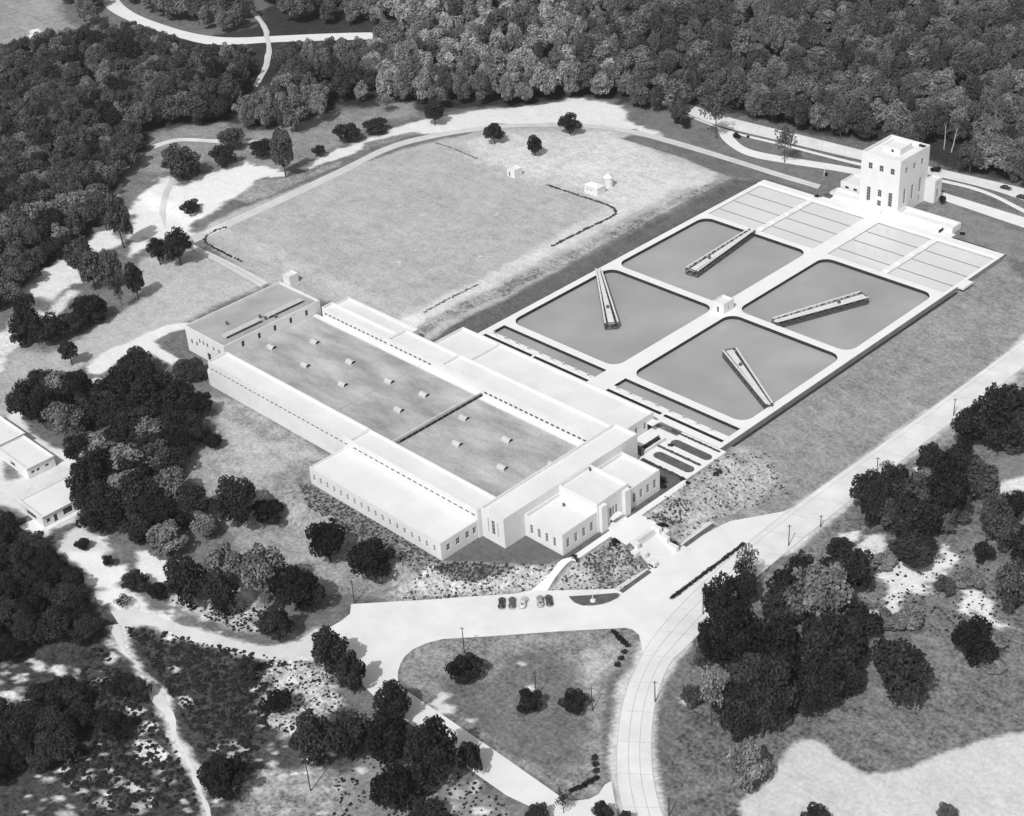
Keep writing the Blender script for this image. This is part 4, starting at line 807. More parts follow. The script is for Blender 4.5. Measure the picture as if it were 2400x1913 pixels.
grove('broadleaf_tree', 'tree among the pale rubble beside the access road', 'trees beside the access road', 'tree', [
    ('g', 2090, 540, 860, 200, 'wild', 'd'), ('h', 80, 680, 980, 190, 'wild', 'd'), ('g', 1760, 920, 1090, 170, 'round', 'k'), ('g', 1430, 1350, 1650, 260, 'round', 'k'), ('g', 2000, 1060, 1440, 280, 'wild', 'd'), ('g', 1560, 740, 860, 130, 'bush', 'd'), ('h', 330, 880, 1160, 210, 'wild', 'd'),
    ('h', 290, 1090, 1410, 290, 'wild', 'k'), ('h', 60, 1050, 1420, 240, 'round', 'd'), ('h', 340, 1390, 1740, 230, 'wild', 'k'), ('h', 590, 1110, 1570, 270, 'wild', 'd'), ('h', 480, 1380, 1640, 200, 'wild', 'd'), ('h', 825, 1250, 1490, 135, 'wild', 'd'), ('h', 560, 1640, 1800, 240, 'wild', 'd')])
grove('broadleaf_tree', 'small tree at the mouth of the access road', 'small trees at the bottom of the access road', 'tree', [
    ('h', 1240, 1640, 1780, 150, 'wild', 'd'), ('h', 1400, 1545, 1720, 110, 'sparse', 'd'), ('h', 1650, 1620, 1790, 110, 'wild', 'd'), ('h', 1790, 1680, 1800, 90, 'wild', 'd')])
grove('broadleaf_tree', 'tree on the triangular lawn', 'trees on the triangular lawn', 'tree', [
    ('h', 770, 680, 885, 215, 'bush', 'k', 'black spreading tree on the triangular lawn beside the left pole'), ('h', 1185, 930, 1085, 165, 'bush', 'k', 'black bushy tree in the middle of the triangular lawn'), ('h', 1470, 930, 1065, 160, 'bush', 'k', 'black bushy tree on the triangular lawn nearest the curving road')])
grove('broadleaf_tree', 'tree in the dark wood right of the curving road', 'trees right of the curving road', 'tree', [
    ('i', 230, 200, 560, 200, 'wild', 'd'), ('i', 400, 15, 330, 140, 'sparse', 'm', 'tall thin bare looking tree at the edge of the main road'), ('i', 330, 370, 860, 300, 'wild', 'k'), ('i', 740, 40, 370, 170, 'wild', 'd'), ('i', 850, 110, 560, 380, 'round', 'l', 'large pale round tree in the wood right of the road'), ('i', 1040, -10, 390, 280, 'round', 'd'),
    ('i', 900, 470, 960, 340, 'wild', 'd'), ('i', 610, 480, 900, 270, 'wild', 'k'), ('i', 560, 720, 1200, 300, 'wild', 'd'), ('i', 180, 780, 1180, 190, 'sparse', 'l', 'thin pale tree at the left edge of the wood'), ('i', 340, 960, 1300, 240, 'wild', 'd'), ('i', 500, 860, 1270, 250, 'wild', 'd'),
    ('i', 400, 1250, 1600, 250, 'wild', 'l', 'pale leafy tree at the tip of the wood by the light field'), ('i', 860, 700, 1080, 300, 'wild', 'k'), ('i', 1360, 600, 1050, 370, 'round', 'd', 'broad dark tree standing alone on the meadow'), ('i', 1820, 490, 810, 250, 'round', 'k', 'round black tree at the right of the meadow'), ('i', 760, 880, 1120, 220, 'round', 'd'), ('i', 160, 480, 790, 150, 'wild', 'k')])
grove('broadleaf_tree', 'tree in the roadside wood at the right edge', 'trees at the right edge', 'tree', [
    ('f', 1980, 690, 1170, 270, 'wild', 'd'), ('f', 1800, 820, 1160, 210, 'wild', 'd'), ('f', 2110, 740, 1110, 170, 'wild', 'd'), ('f', 2060, 900, 1170, 180, 'wild', 'm'), ('f', 1180, 1300, 1640, 140, 'wild', 'd'), ('f', 1290, 1230, 1580, 250, 'wild', 'd'), ('f', 1450, 1240, 1600, 240, 'wild', 'm'), ('f', 1620, 1110, 1640, 220, 'wild', 'd'),
    ('f', 1830, 1160, 1460, 230, 'wild', 'm'), ('f', 1430, 1400, 1719, 300, 'wild', 'd'), ('f', 1290, 1180, 1280, 90, 'sparse', 'm'), ('f', 1740, 1060, 1250, 150, 'wild', 'd'), ('f', 1950, 1370, 1720, 210, 'wild', 'm'), ('f', 2060, 1530, 1760, 210, 'wild', 'm'), ('i', 1450, -60, 150, 280, 'wild', 'd'), ('i', 2070, 90, 480, 210, 'wild', 'm'), ('i', 1890, -20, 150, 110, 'wild', 'd'), ('f', 1620, 1480, 1660, 180, 'wild', 'm')])
grove('shrub', 'low shrub on the rough ground beside the meadow', 'shrubs on the rough ground', 'shrub', [
    ('i', 1280, 430, 560, 170, 'bush', 'l'), ('i', 1430, 410, 560, 170, 'bush', 'l'), ('i', 1650, 210, 330, 130, 'bush', 'm'), ('i', 1800, 180, 270, 150, 'bush', 'l'), ('i', 1960, 560, 700, 150, 'bush', 'l'), ('i', 1940, 720, 810, 140, 'bush', 'l'), ('i', 1280, 60, 160, 160, 'bush', 'l'), ('i', 60, 900, 1050, 140, 'bush', 'm'), ('i', 120, 640, 800, 110, 'bush', 'm'), ('i', 840, 1655, 1790, 160, 'bush', 'd'), ('i', 1660, 1640, 1770, 120, 'wild', 'm'), ('f', 1000, 1660, 1740, 120, 'bush', 'd')])
grove('broadleaf_tree', 'tree by the drive beyond the filter beds', 'trees by the tower drive', 'tree', [
    ('c', 210, 580, 900, 170, 'sparse', 'm', 'tall airy tree at the loop of the tower drive'), ('c', 640, 765, 1050, 145, 'sparse', 'm', 'slender airy tree between the drive and the tower'), ('c', 1632, 1225, 1295, 42, 'round', 'd', 'small dark round tree at the right corner of the tower'), ('c', 20, 740, 820, 60, 'round', 'd', 'small dark tree at the left start of the highway')])
grove('shrub', 'small shrub beside the tower roads', 'shrubs beside the tower roads', 'shrub', [
    ('c', 1575, 1045, 1085, 40, 'bush', 'd'), ('c', 1605, 1045, 1090, 40, 'bush', 'd'), ('c', 1578, 1115, 1135, 30, 'bush', 'd'), ('c', 340, 830, 870, 50, 'bush', 'd'), ('c', 410, 850, 870, 20, 'bush', 'd'), ('c', 1760, 1460, 1480, 30, 'bush', 'd'), ('c', 900, 1085, 1110, 28, 'bush', 'd'), ('c', 845, 1225, 1245, 30, 'bush', 'd')])

# forest: nearest trees are things, the rest one mass
def inpoly(pts, poly): return sdist(pts[:, 0], pts[:, 1], poly) > 0
FOREST = [
    ([(640, 230), (668, 190), (672, 118), (760, 108), (930, 104), (960, 62), (672, 56), (660, 20), (600, -12), (590, -60), (2420, -60), (2420, 450), (2260, 408), (2190, 378), (2100, 352), (1940, 322), (1820, 296), (1720, 272), (1610, 240), (1590, 300), (1500, 268), (1450, 226), (1350, 236), (1260, 242), (1180, 252), (1100, 250), (1030, 258), (960, 250), (900, 246), (850, 240), (800, 236), (770, 250), (755, 290), (700, 312), (610, 316), (560, 312), (600, 262)], 8.2, 0),
    ([(-40, 160), (70, 128), (130, 125), (240, 92), (317, 85), (372, 100), (450, 122), (505, 130), (550, 124), (580, 135), (580, 195), (560, 235), (520, 285), (430, 300), (350, 306), (340, 340), (324, 378), (275, 440), (240, 470), (234, 530), (210, 558), (160, 594), (93, 642), (40, 694), (-60, 760)], 7.2, 1),
    ([(300, -40), (287, -5), (317, 20), (375, 42), (455, 66), (520, 74), (585, 72), (575, 40), (545, 10), (520, -60)], 8.0, 2), ([(140, -40), (230, -40), (250, 25), (215, 62), (180, 52)], 8.0, 2),
    ([(-60, 1235), (20, 1245), (95, 1310), (200, 1410), (212, 1450), (215, 1490), (190, 1505), (90, 1530), (-60, 1590)], 5.2, 3), ([(70, 1630), (130, 1615), (190, 1660), (200, 1710), (175, 1780), (100, 1820), (-60, 1860), (-60, 1720)], 5.4, 3),     (QL('i', [(150, 520), (330, 350), (620, 350), (720, 270), (1130, 340), (1170, 600), (1060, 690), (1040, 980), (900, 1040), (700, 1150), (580, 1230), (440, 1210), (320, 1150), (170, 760)]), 8.5, 4),
    (QL('f', [(1150, 1500), (1260, 1360), (1500, 1350), (1640, 1250), (1800, 1200), (1890, 1250), (1900, 1400), (1830, 1520), (1680, 1610), (1500, 1690), (1260, 1700), (1140, 1630)]), 8.5, 5),
    (QL('f', [(1730, 1020), (1850, 900), (2000, 870), (2149, 850), (2220, 1100), (2149, 1130), (1920, 1140), (1750, 1130)]), 8.5, 5),
    (QL('f', [(1960, 1480), (2060, 1560), (2160, 1640), (2250, 1750), (2250, 1850), (2120, 1760), (1980, 1640)]), 8.5, 5), (QL('i', [(1970, 90), (2149, 60), (2230, 400), (2060, 430), (1990, 300)]), 8.5, 5),
    (QL('d', [(120, 930), (200, 850), (330, 810), (480, 780), (700, 830), (860, 720), (1000, 740), (1220, 780), (1280, 840), (1220, 900), (1150, 1000), (1120, 1180), (1030, 1260), (1240, 1430), (1270, 1540), (1100, 1540), (950, 1620), (700, 1630), (570, 1560), (520, 1400), (520, 1230), (420, 1060), (200, 960)]), 8.5, 6),
    ([(280, 1590), (325, 1585), (335, 1640), (290, 1650)], 6., 3), ([(245, 1710), (285, 1715), (285, 1750), (245, 1755)], 6., 3)]
cand = []
for poly, dist, zone in FOREST:
    wp = W(poly); a = np.array(wp); pts = []; cell = {}
    n = int((np.ptp(a[:, 0])*np.ptp(a[:, 1]))/(dist*dist)*9)
    pr = RNG.uniform(a.min(0), a.max(0), size=(n, 2)); pr = pr[inpoly(pr, wp)]
    for p in pr:
        k = (int(p[0]//dist), int(p[1]//dist)); dm = dist*RNG.uniform(.85, 1.15)
        if all(np.hypot(*(p-q)) > dm for i in (-1, 0, 1) for j in (-1, 0, 1) for q in cell.get((k[0]+i, k[1]+j), [])): cell.setdefault(k, []).append(p); pts.append(p)
    for p in pts:
        z = float(terr(*p)); px, py = PJ((p[0], p[1], z+8))
        if -70 < px < 2470 and -70 < py < 1990: cand.append((np.linalg.norm(np.array([p[0], p[1], z])-CAMP), p[0], p[1], z, zone, px, py))
cand.sort()
def road_y(px): return np.interp(px, [225, 240, 260, 317, 387, 458, 495, 560, 626, 800, 915], [-40, 8, 32, 63, 87, 107, 113, 110, 107, 98, 94])
SECT = [lambda px: 'dark broadleaf tree in the deep forest behind the reservoir field' if px < 1500 else 'broadleaf tree in the dense forest behind the chemical tower', lambda px: 'dark broadleaf tree in the hazy forest along the left edge', lambda px: 'broadleaf tree in the wood between the upper roads', lambda px: 'black crowned tree in the dark wood at the lower left', lambda px: 'dark tree packed into the wood right of the curving road', lambda px: 'dark tree packed into the roadside wood near the right edge', lambda px: 'dark tree packed into the grove between drive and lawn']
SG = [lambda px: 'forest trees behind the reservoir field' if px < 1500 else 'forest trees behind the tower', lambda px: 'forest trees at the left edge', lambda px: 'forest trees between the upper roads', lambda px: 'trees of the dark wood at the lower left', lambda px: 'trees filling the wood right of the curving road', lambda px: 'trees filling the roadside wood', lambda px: 'trees filling the dark grove']
rest = []; cnt = 0
_dead = [P(*Q('c', 1645, 940)), P(*Q('c', 1690, 960))]; _tc = np.array([CAMP[0], CAMP[1]])
for dist, x, y, z, zone, px, py in cand:
    if any(np.hypot(x-(q[0]+k*(_tc[0]-q[0])/700), y-(q[1]+k*(_tc[1]-q[1])/700)) < 7.5 for q in _dead for k in (0, 7, 14)): continue
    h = random.uniform(9.5, 18) if zone in (0, 2) else random.uniform(9, 15); w = random.choice((random.uniform(7, 10), random.uniform(9.5, 14.5)))
    if zone == 3: h *= .62; w *= .8
    if zone >= 4: h = random.uniform(8, 14); w = random.uniform(8, 12)
    if zone in (0, 1) and 225 < px < 915:
        fx, fy = PJ((x, y, z)); ry = road_y(px)
        if fy > ry and px + w*.5*ppm((x, y, z)) < 925:
            lim = (fy - ry)/(ppm((x, y, z))*.9)*1.05
            if lim < 3: continue
            if h > lim: h = lim; w = min(w, h*1.3 + 2)
        elif fy > ry - 22 and fy <= ry: continue
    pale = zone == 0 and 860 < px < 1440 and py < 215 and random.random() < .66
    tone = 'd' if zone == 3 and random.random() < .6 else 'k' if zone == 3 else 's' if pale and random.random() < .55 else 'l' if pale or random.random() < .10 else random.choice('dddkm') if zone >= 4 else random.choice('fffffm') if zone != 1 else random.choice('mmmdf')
    kind = random.choice(['round', 'wild', 'wild', 'tall']) if not pale else random.choice(['tall', 'tall', 'wild'])
    if cnt < 300:
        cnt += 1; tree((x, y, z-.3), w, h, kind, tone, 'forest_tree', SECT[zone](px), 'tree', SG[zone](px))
    else: rest.append((x, y, z-.3, w, h, kind, tone))
# the far rest of the forest: one object, instanced crowns
def forest_mass(items):
    srcs = sorted({(k, v, t) for *_, k, t in items for v in range(NV[k])}); idx = {s: i for i, s in enumerate(srcs)}
    me = bpy.data.meshes.new('forest'); n = len(items); me.vertices.add(n)
    me.vertices.foreach_set('co', np.array([i[:3] for i in items], np.float32).ravel())
    a = me.attributes.new('pick', 'INT', 'POINT'); a.data.foreach_set('value', np.array([idx[k, random.randrange(NV[k]), t] for *_, k, t in items], np.int32))
    a = me.attributes.new('size', 'FLOAT_VECTOR', 'POINT'); a.data.foreach_set('vector', np.array([(i[3], i[3], i[4]) for i in items], np.float32).ravel())
    a = me.attributes.new('turn', 'FLOAT_VECTOR', 'POINT'); a.data.foreach_set('vector', np.array([(0, 0, random.uniform(0, 6.28)) for i in items], np.float32).ravel())
    o = link(bpy.data.objects.new('forest', me)); tag(o, 'far mass of broadleaf trees filling the top of the view', 'forest', None, 'stuff')
    ng = bpy.data.node_groups.new('forest_scatter', 'GeometryNodeTree'); ng.interface.new_socket('Geometry', in_out='INPUT', socket_type='NodeSocketGeometry'); ng.interface.new_socket('Geometry', in_out='OUTPUT', socket_type='NodeSocketGeometry')
    N, L = ng.nodes, ng.links; gi = N.new('NodeGroupInput'); go = N.new('NodeGroupOutput')
    jn = N.new('GeometryNodeJoinGeometry')
    for s in reversed(srcs):
        so = bpy.data.objects.new('crown_source', crown(*s)); oi = N.new('GeometryNodeObjectInfo'); oi.inputs['Object'].default_value = so; oi.inputs['As Instance'].default_value = True
        L.new(oi.outputs['Geometry'], jn.inputs[0])
    ip = N.new('GeometryNodeInstanceOnPoints'); ip.inputs['Pick Instance'].default_value = True
    def na(nm, t):
        q = N.new('GeometryNodeInputNamedAttribute'); q.data_type = t; q.inputs['Name'].default_value = nm; return q.outputs[0]
    L.new(gi.outputs[0], ip.inputs['Points']); L.new(jn.outputs[0], ip.inputs['Instance']); L.new(na('pick', 'INT'), ip.inputs['Instance Index'])
    L.new(na('size', 'FLOAT_VECTOR'), ip.inputs['Scale']); L.new(na('turn', 'FLOAT_VECTOR'), ip.inputs['Rotation']); L.new(ip.outputs[0], go.inputs[0])
    o.modifiers.new('scatter', 'NODES').node_group = ng
    return o
print('forest', len(cand), 'rest', len(rest))
if rest: forest_mass(rest)

# ------------------------------------------------------------------ hedges, planting
def leafy(name, pts, r, mat, label, cat, group=None, n=60, leaf=.35, kind=None, parent=None, squash=.8):
    """leafy low plants: clumps of small leaf faces around given points"""
    V = []; A = []
    for (x, y, z, rr_) in pts:
        k = max(int(n*(rr_/r)**1.5), 10); d = RNG.normal(size=(k, 3)); d /= np.linalg.norm(d, axis=1, keepdims=True); d[:, 2] = np.abs(d[:, 2])
        pos = np.array([x, y, z]) + d*(rr_*(.15+.95*RNG.random(k)**.6))[:, None]*np.array([1, 1, squash])
        nr = d*.6 + RNG.normal(size=(k, 3))*.5 + np.array([0, 0, .5]); nr /= np.linalg.norm(nr, axis=1, keepdims=True)
        t = np.cross(nr, RNG.normal(size=(k, 3))); t /= np.linalg.norm(t, axis=1, keepdims=True); b_ = np.cross(nr, t); sz = (leaf*(.5+.8*RNG.random(k)))[:, None]*.5
        V.append(np.stack([pos-t*sz-b_*sz, pos+t*sz-b_*sz, pos+t*sz+b_*sz, pos-t*sz+b_*sz], 1).reshape(-1, 3)); A.append(np.repeat(.7+.6*RNG.random(k), 4))
    V = np.concatenate(V); me = npmesh(name, V, np.arange(len(V)).reshape(-1, 4), mat, {'leaf': np.concatenate(A)})
    o = link(bpy.data.objects.new(name, me), parent); return tag(o, label, cat, group, kind)
def along(pxs, r, step=None, world=False):
    w_ = smooth([tuple(P(*p)[:2]) for p in pxs] if not world else pxs); L = np.hypot(*np.diff(np.array(w_), axis=0).T).sum(); q, _ = resample(w_, max(int(L/(step or r*.9)), 2))
    if r < .5: q = [(x + random.gauss(0, .18), y + random.gauss(0, .12)) for x, y in q if random.random() > .06]
    return [(x, y, float(terr(x, y)), r*(random.uniform(.8, 1.15) if r >= .5 else random.uniform(.45, 1.4))) for x, y in q]
leafy('hedge', along(QL('b', [(1290, 1165), (1400, 1200), (1550, 1250), (1660, 1285), (1715, 1310), (1730, 1335), (1715, 1360), (1640, 1395), (1500, 1465), (1330, 1550)]), .46, .6), .46, M['leafm'], 'low dark hedge curving round the right corner of the reservoir field', 'hedge')
leafy('hedge', along(QL('a', [(1420, 1430), (1350, 1455), (1300, 1485), (1285, 1510), (1300, 1535), (1400, 1590), (1530, 1650)]), .42, .7), .42, M['leafm'], 'low broken hedge at the left corner of the reservoir field', 'hedge')
leafy('hedge', along(QL('b', [(590, 900), (640, 915), (740, 950), (850, 1000)]), .3, .7), .3, M['leafl'], 'thin faint hedge at the far end of the reservoir field', 'hedge')
leafy('hedge', along(QL('e', [(860, 75), (700, 150), (520, 250)]), .3, .7), .3, M['leafl'], 'thin hedge line near the back of the filter building', 'hedge')
leafy('hedge', along(QL('h', [(1715, 562), (1760, 610), (1805, 648)]), .95), .95, M['leafk'], 'short black clipped hedge at the top corner of the triangular lawn', 'hedge')
leafy('hedge', along(QL('h', [(1450, 1560), (1530, 1525), (1605, 1482)]), .8), .8, M['leafk'], 'black clipped hedge at the bottom corner of the triangular lawn', 'hedge')
leafy('hedge', along([(88.2, -133.8), (88.2, -101.5)], .75, world=True), .75, M['leafd'], 'long dark hedge on the narrow median between parking lot and road', 'hedge')
GRD = -.2
leafy('hedge', along([(38.2, -73.7), (57, -73.7)], .5, world=True), .5, M['leafm'], 'thin hedge row behind the upper oval bed', 'hedge')
leafy('hedge', along([(38.6, -83.3), (57, -83.3)], .5, world=True), .5, M['leafm'], 'thin hedge row between the two oval beds', 'hedge')
leafy('hedge', along([(41.8, -92.3), (58, -92.2)], .6, world=True), .6, M['leafm'], 'hedge row along the end of the far office block lawn', 'hedge')
for k, (r_, x, y) in enumerate((('h', 1780, 688), ('h', 1762, 728), ('h', 1740, 768), ('h', 1595, 1352), ('h', 1600, 1393), ('h', 1606, 1438))):
    b = P(*Q(r_, x, y)); leafy('shrub', [(b[0], b[1], b[2], .95)], .95, M['leafd'], ('round dark shrub on the upper road edge of the triangular lawn, %s of three' % ('top', 'middle', 'bottom')[k] if k < 3 else 'round dark shrub on the lower road edge of the triangular lawn, %s of three' % ('top', 'middle', 'bottom')[k-3]), 'shrub', 'shrubs along the triangular lawn', 110)
# shrubs at building corners and entrance
SH = [((1552, 1130), 1.6, 'dark upright shrub at the end corner of the far office block'), ((1556, 1143), 1.0, 'small dark shrub below the far office block corner'), ((1600, 1124), .9, 'round shrub at the end of the office lawn path'), ((1612, 1133), .8, 'round shrub on the bank below the office path end'), ((1677, 1113), 1.0, 'round shrub at the garden corner, left of a pair'), ((1686, 1107), .9, 'round shrub at the garden corner, right of a pair'), ((1345, 1306), 1.0, 'small dark shrub at the front corner of the near office block'), ((1351, 1313), .9, 'small dark shrub at the lower end of the office walk'), ((1580, 1275), .9, 'dark shrub at the right foot of the entrance stairs'), ((1523, 1318), .9, 'dark shrub at the left foot of the entrance stairs'),
      ((1545, 1236), 1.7, 'dark bushy shrub right of the entrance patio'), ((1441, 1275), 1.5, 'dark bushy shrub left of the entrance patio'), ((1572, 1045), .9, 'small shrub at the left end of the middle garden hedge'), ((482, 888), 2.0, 'dark round bush against the rounded end bay')]
for (x, y), r_, lab in SH:
    b = P(x, y); leafy('shrub', [(b[0], b[1], b[2], r_)], r_, M['leafk'] if r_ > 1.4 else M['leafd'], lab, 'shrub', None, 120)
# rock garden planting: uncountable
def scatter(name, polys, n, r0, r1, mat, label, leaf=.4):
    pts = []
    for poly, m_ in polys:
        tiny = m_ in (70, 80, 90)
        if tiny: m_ *= 3
        wp = W(poly); a = np.array(wp); pr = RNG.uniform(a.min(0), a.max(0), size=(m_*6, 2)); pr = pr[inpoly(pr, wp)][:m_]
        pts += [(x, y, float(terr(x, y)), random.uniform(r0, r1)*(.5 if tiny else 1)*random.choice((.6, .8, 1, 1.2))) for x, y in pr]
    return leafy(name, pts, (r0+r1)/2, mat, label, 'planting', None, n, leaf, 'stuff')
scatter('rock_garden_planting', [(QL('h', [(585, 160), (640, 125), (1110, 142), (1050, 190), (850, 250), (700, 230)]), 240), ([(700, 1135), (735, 1140), (1040, 1318), (1040, 1345), (960, 1335), (840, 1260), (720, 1190)], 600), (QL('h', [(480, 190), (640, 118), (1340, 140), (1300, 240), (1090, 320), (500, 362), (350, 372)]), 260)], 12, .15, .45, M['leafm'], 'speckled low planting on the slope below the front wing', .28)
scatter('rock_garden_planting', [([(1365, 1310), (1430, 1270), (1470, 1290), (1490, 1320), (1440, 1345), (1390, 1345)], 150), ([(1520, 1215), (1590, 1165), (1625, 1180), (1600, 1225), (1560, 1235)], 150), ([(1500, 1212), (1605, 1130), (1700, 1063), (1800, 1060), (1850, 1160), (1680, 1215), (1600, 1272), (1540, 1228)], 340), ([(1285, 1385), (1361, 1308), (1466, 1277), (1522, 1336), (1460, 1380)], 220)], 12, .13, .45, M['leafm'], 'speckled low planting on the banks beside the entrance stairs', .28)
scatter('undergrowth', [(QL('g', [(780, 520), (1000, 560), (1900, 760), (1650, 800), (1700, 1200), (1500, 1500), (1300, 1400), (1100, 980)]), 900), (QL('g', [(600, 600), (760, 800), (900, 1000), (1100, 1300), (1250, 1650), (600, 1719), (400, 1500), (300, 1400)]), 800), (QL('g', [(1600, 790), (1900, 740), (2149, 860), (2149, 1060), (1760, 1220)]), 70), (QL('g', [(1000, 330), (1500, 560), (1850, 560), (1700, 400), (1300, 400)]), 90), (QL('i', [(1150, 100), (1700, -20), (2100, 300), (2100, 560), (1500, 560), (1130, 460)]), 80), (QL('h', [(-60, 1480), (100, 1350), (500, 1300), (900, 1500), (1100, 1719), (-60, 1750)]), 80)], 24, .15, .85, M['leafd'], 'scrubby undergrowth over the rough ground', .42)

# ------------------------------------------------------------------ walks, garden, stairs
def slab(name, x0, y0, x1, y1, z0, z1, mat='conc', kind='structure'):
    return tag(MB().box(x0, y0, z0, x1, y1, z1).build(name, M[mat]), kind=kind)
slab('sidewalk', 58.4, -143.5, 60.5, -92.2, -.6, -.02); slab('garden_paving', 41.2, -91.8, 58.8, -72.3, -.6, -.06)
slab('entrance_patio', 60.52, -128.3, 66.6, -114.6, -1.5, -.01); slab('entrance_walk', 56.5, -125, 58.38, -119.5, -.6, -.03)
slab('yard_paving', 31.9, -93.9, 41.15, -75.25, -.6, -.10)
def bed(x0, x1, y, w, lab):
    poly = rrect(x0, y-w/2, x1, y+w/2, w/2-.05, 7); o = MB().prism(poly, -.4, .03).build('grass_bed', M['lawn']); return tag(o, lab, 'grass bed', 'oval garden beds')
bed(41.9, 57.6, -78.5, 3.4, 'oval grass bed in the garden court, farther from the offices'); bed(42.2, 57.6, -87.2, 3.6, 'oval grass bed in the garden court, nearer the offices')
strip('lawn', [(56.6, -143.4), (56.6, -129.5)], [(58.3, -143.4), (58.3, -129.5)], M['lawn'], .08, 1.5, 2, world=True); strip('lawn', [(56.6, -115.2), (56.6, -95)], [(58.3, -115.2), (58.3, -93)], M['lawn'], .08, 1.5, 2, world=True)
strip('lawn', [(42, -101.1), (42, -92.8)], [(58.2, -101.1), (58.2, -92.8)], M['lawn'], .07, 1.5, 4, world=True)
# stairwell beside the hall end; a flat dark slab paints the shaded pit
sw_ = empty('basement_stair', (38.6, -84.5, 0), 'long dark sunken stair with pale parapet beside the hall end', 'stairwell')
MB().box(-.9, -5.4, -.1, 1.0, 4.8, .06).build('pit_shade', M['dark'], sw_); MB().box(1.0, -5.4, -.1, 1.6, 4.8, 1.1).build('parapet', M['white'], sw_); MB().box(-1.1, -5.4, -.1, -.9, 4.8, 1.0).build('railing', M['metald'], sw_); MB().box(-.9, -6.6, -.1, 1.6, -5.4, 2.4).build('stair_head', M['metald'], sw_)
es = empty('entrance_stairs', (66.6, -121.4, 0), 'wide white entrance stairs falling from patio to parking lot between cheek walls', 'stairs')
n = 26
stp = MB()
for k in range(n):
    x0 = 66.62 + k*.34; stp.box(x0-66.6, -4.2, -6, x0+.34-66.6, 4.2, -.02-(k+1)*4.85/n)
stp.build('steps', M['conc'], es)
for s in (-1, 1):
    w_ = MB(); y0, y1 = (4.21, 5.4) if s > 0 else (-5.4, -4.21)
    w_.box(.02, y0, -6, 3.0, y1, .55); w_.box(3.01, y0, -6, 6.0, y1, -1.3); w_.box(6.01, y0, -6, 9.4, y1, -3.1); w_.build('cheek_wall', M['white'], es)
    p_ = MB(); p_.box(1.2, s*5.42, -6, 4.0, s*7.6, -1.2); p_.build('planter', M['white'], es)
for (x, y), lab in (((63.3, -129.3), 'dark planting box left of the patio edge'), ((68.4, -113.4), 'dark planting box right of the entrance stairs'), ((74.6, -126.4), 'dark planting box at the left stair foot')):
    z = float(terr(x, y)); e = empty('planting_box', (x, y, z), lab, 'planter'); MB().box(-1.3, -.9, -.6, 1.3, .9, .35).build('box', M['white'], e); leafy('plants', [(dx, 0, .35, .75) for dx in (-.7, 0, .7)], .75, M['leafk'], None, None, None, 60, .35, None, e)
# grass strips and kerbs by the parking lot
def island(poly, name, lab, mat='lawn', dz=.16, cat='kerbed island'):
    w_ = [P(*p) for p in poly]; z = float(np.mean([q[2] for q in w_])); xy = [(q[0], q[1]) for q in w_]; c = np.mean(xy, 0)
    e = empty(name, (c[0], c[1], z), lab, cat); rel = [(x-c[0], y-c[1]) for x, y in xy]; big = [(x*(1+.3/max(np.hypot(x, y), .5)), y*(1+.3/max(np.hypot(x, y), .5))) for x, y in rel]
    MB().prism(rel, -.3, dz+.02).build('grass', M[mat], e); MB().prism(big, -.3, dz).build('kerb', M['kerb'], e); return e
isl = island(QL('h', [(1432, 338), (1500, 334), (1600, 328), (1735, 316), (1755, 328), (1740, 348), (1690, 372), (1640, 388), (1580, 396), (1520, 396), (1470, 378), (1445, 356)]), 'traffic_island', 'half oval grass island at the edge of the parking lot')
c_ = P(*Q('h', 1584, 366)); fp = empty('flagpole', (c_[0], c_[1], c_[2]+.2), 'thin white flagpole on the half oval grass island', 'flagpole')
m_ = MB(); m_.tube([(0, 0, -.3), (0, 0, 6.5)], [.12, .06], 8); m_.build('pole', M['white'], fp); m_ = MB(); m_.tube([(0, 0, -.2), (0, 0, .35)], [.9, .7], 14); m_.build('base', M['white'], fp)
def kstrip(name, x, y0, y1, w, lab):
    z = float(terr(x, (y0+y1)/2)); e = empty(name, (x, (y0+y1)/2, z), lab, 'kerbed strip'); L = y1-y0
    MB().box(-w/2, -L/2, -.3, w/2, L/2, .14).build('grass', M['lawn'], e); MB().box(-w/2-1.5, -L/2-.4, -.3, -w/2-.002, L/2+.4, .16).build('kerb', M['kerb'], e); return e
kstrip('grass_strip', 75.6, -113, -99.4, 1.5, 'narrow grass strip with white kerb right of the entrance stairs'); kstrip('grass_strip', 75.6, -141, -128.6, 1.5, 'narrow grass strip with white kerb left of the entrance stairs')
# median
md = empty('road_median', (88.2, -117.6, float(terr(88.2, -117.6))), 'long narrow kerbed median between parking lot and main road', 'median'); MB().box(-.9, -17.2, -.3, .9, 17.2, .16).build('kerb', M['kerb'], md)
# path from the walk down to the parking lot
strip('path', [(58.4, -143)] + [tuple(P(*q)[:2]) for q in QL('h', [(1380, 105), (1340, 160), (1290, 220), (1190, 300), (1150, 330)])], [(60.4, -141.5)] + [tuple(P(*q)[:2]) for q in QL('h', [(1440, 110), (1380, 175), (1330, 240), (1290, 310), (1280, 330)])], M['drive'], .12, 1.2, 4, world=True)

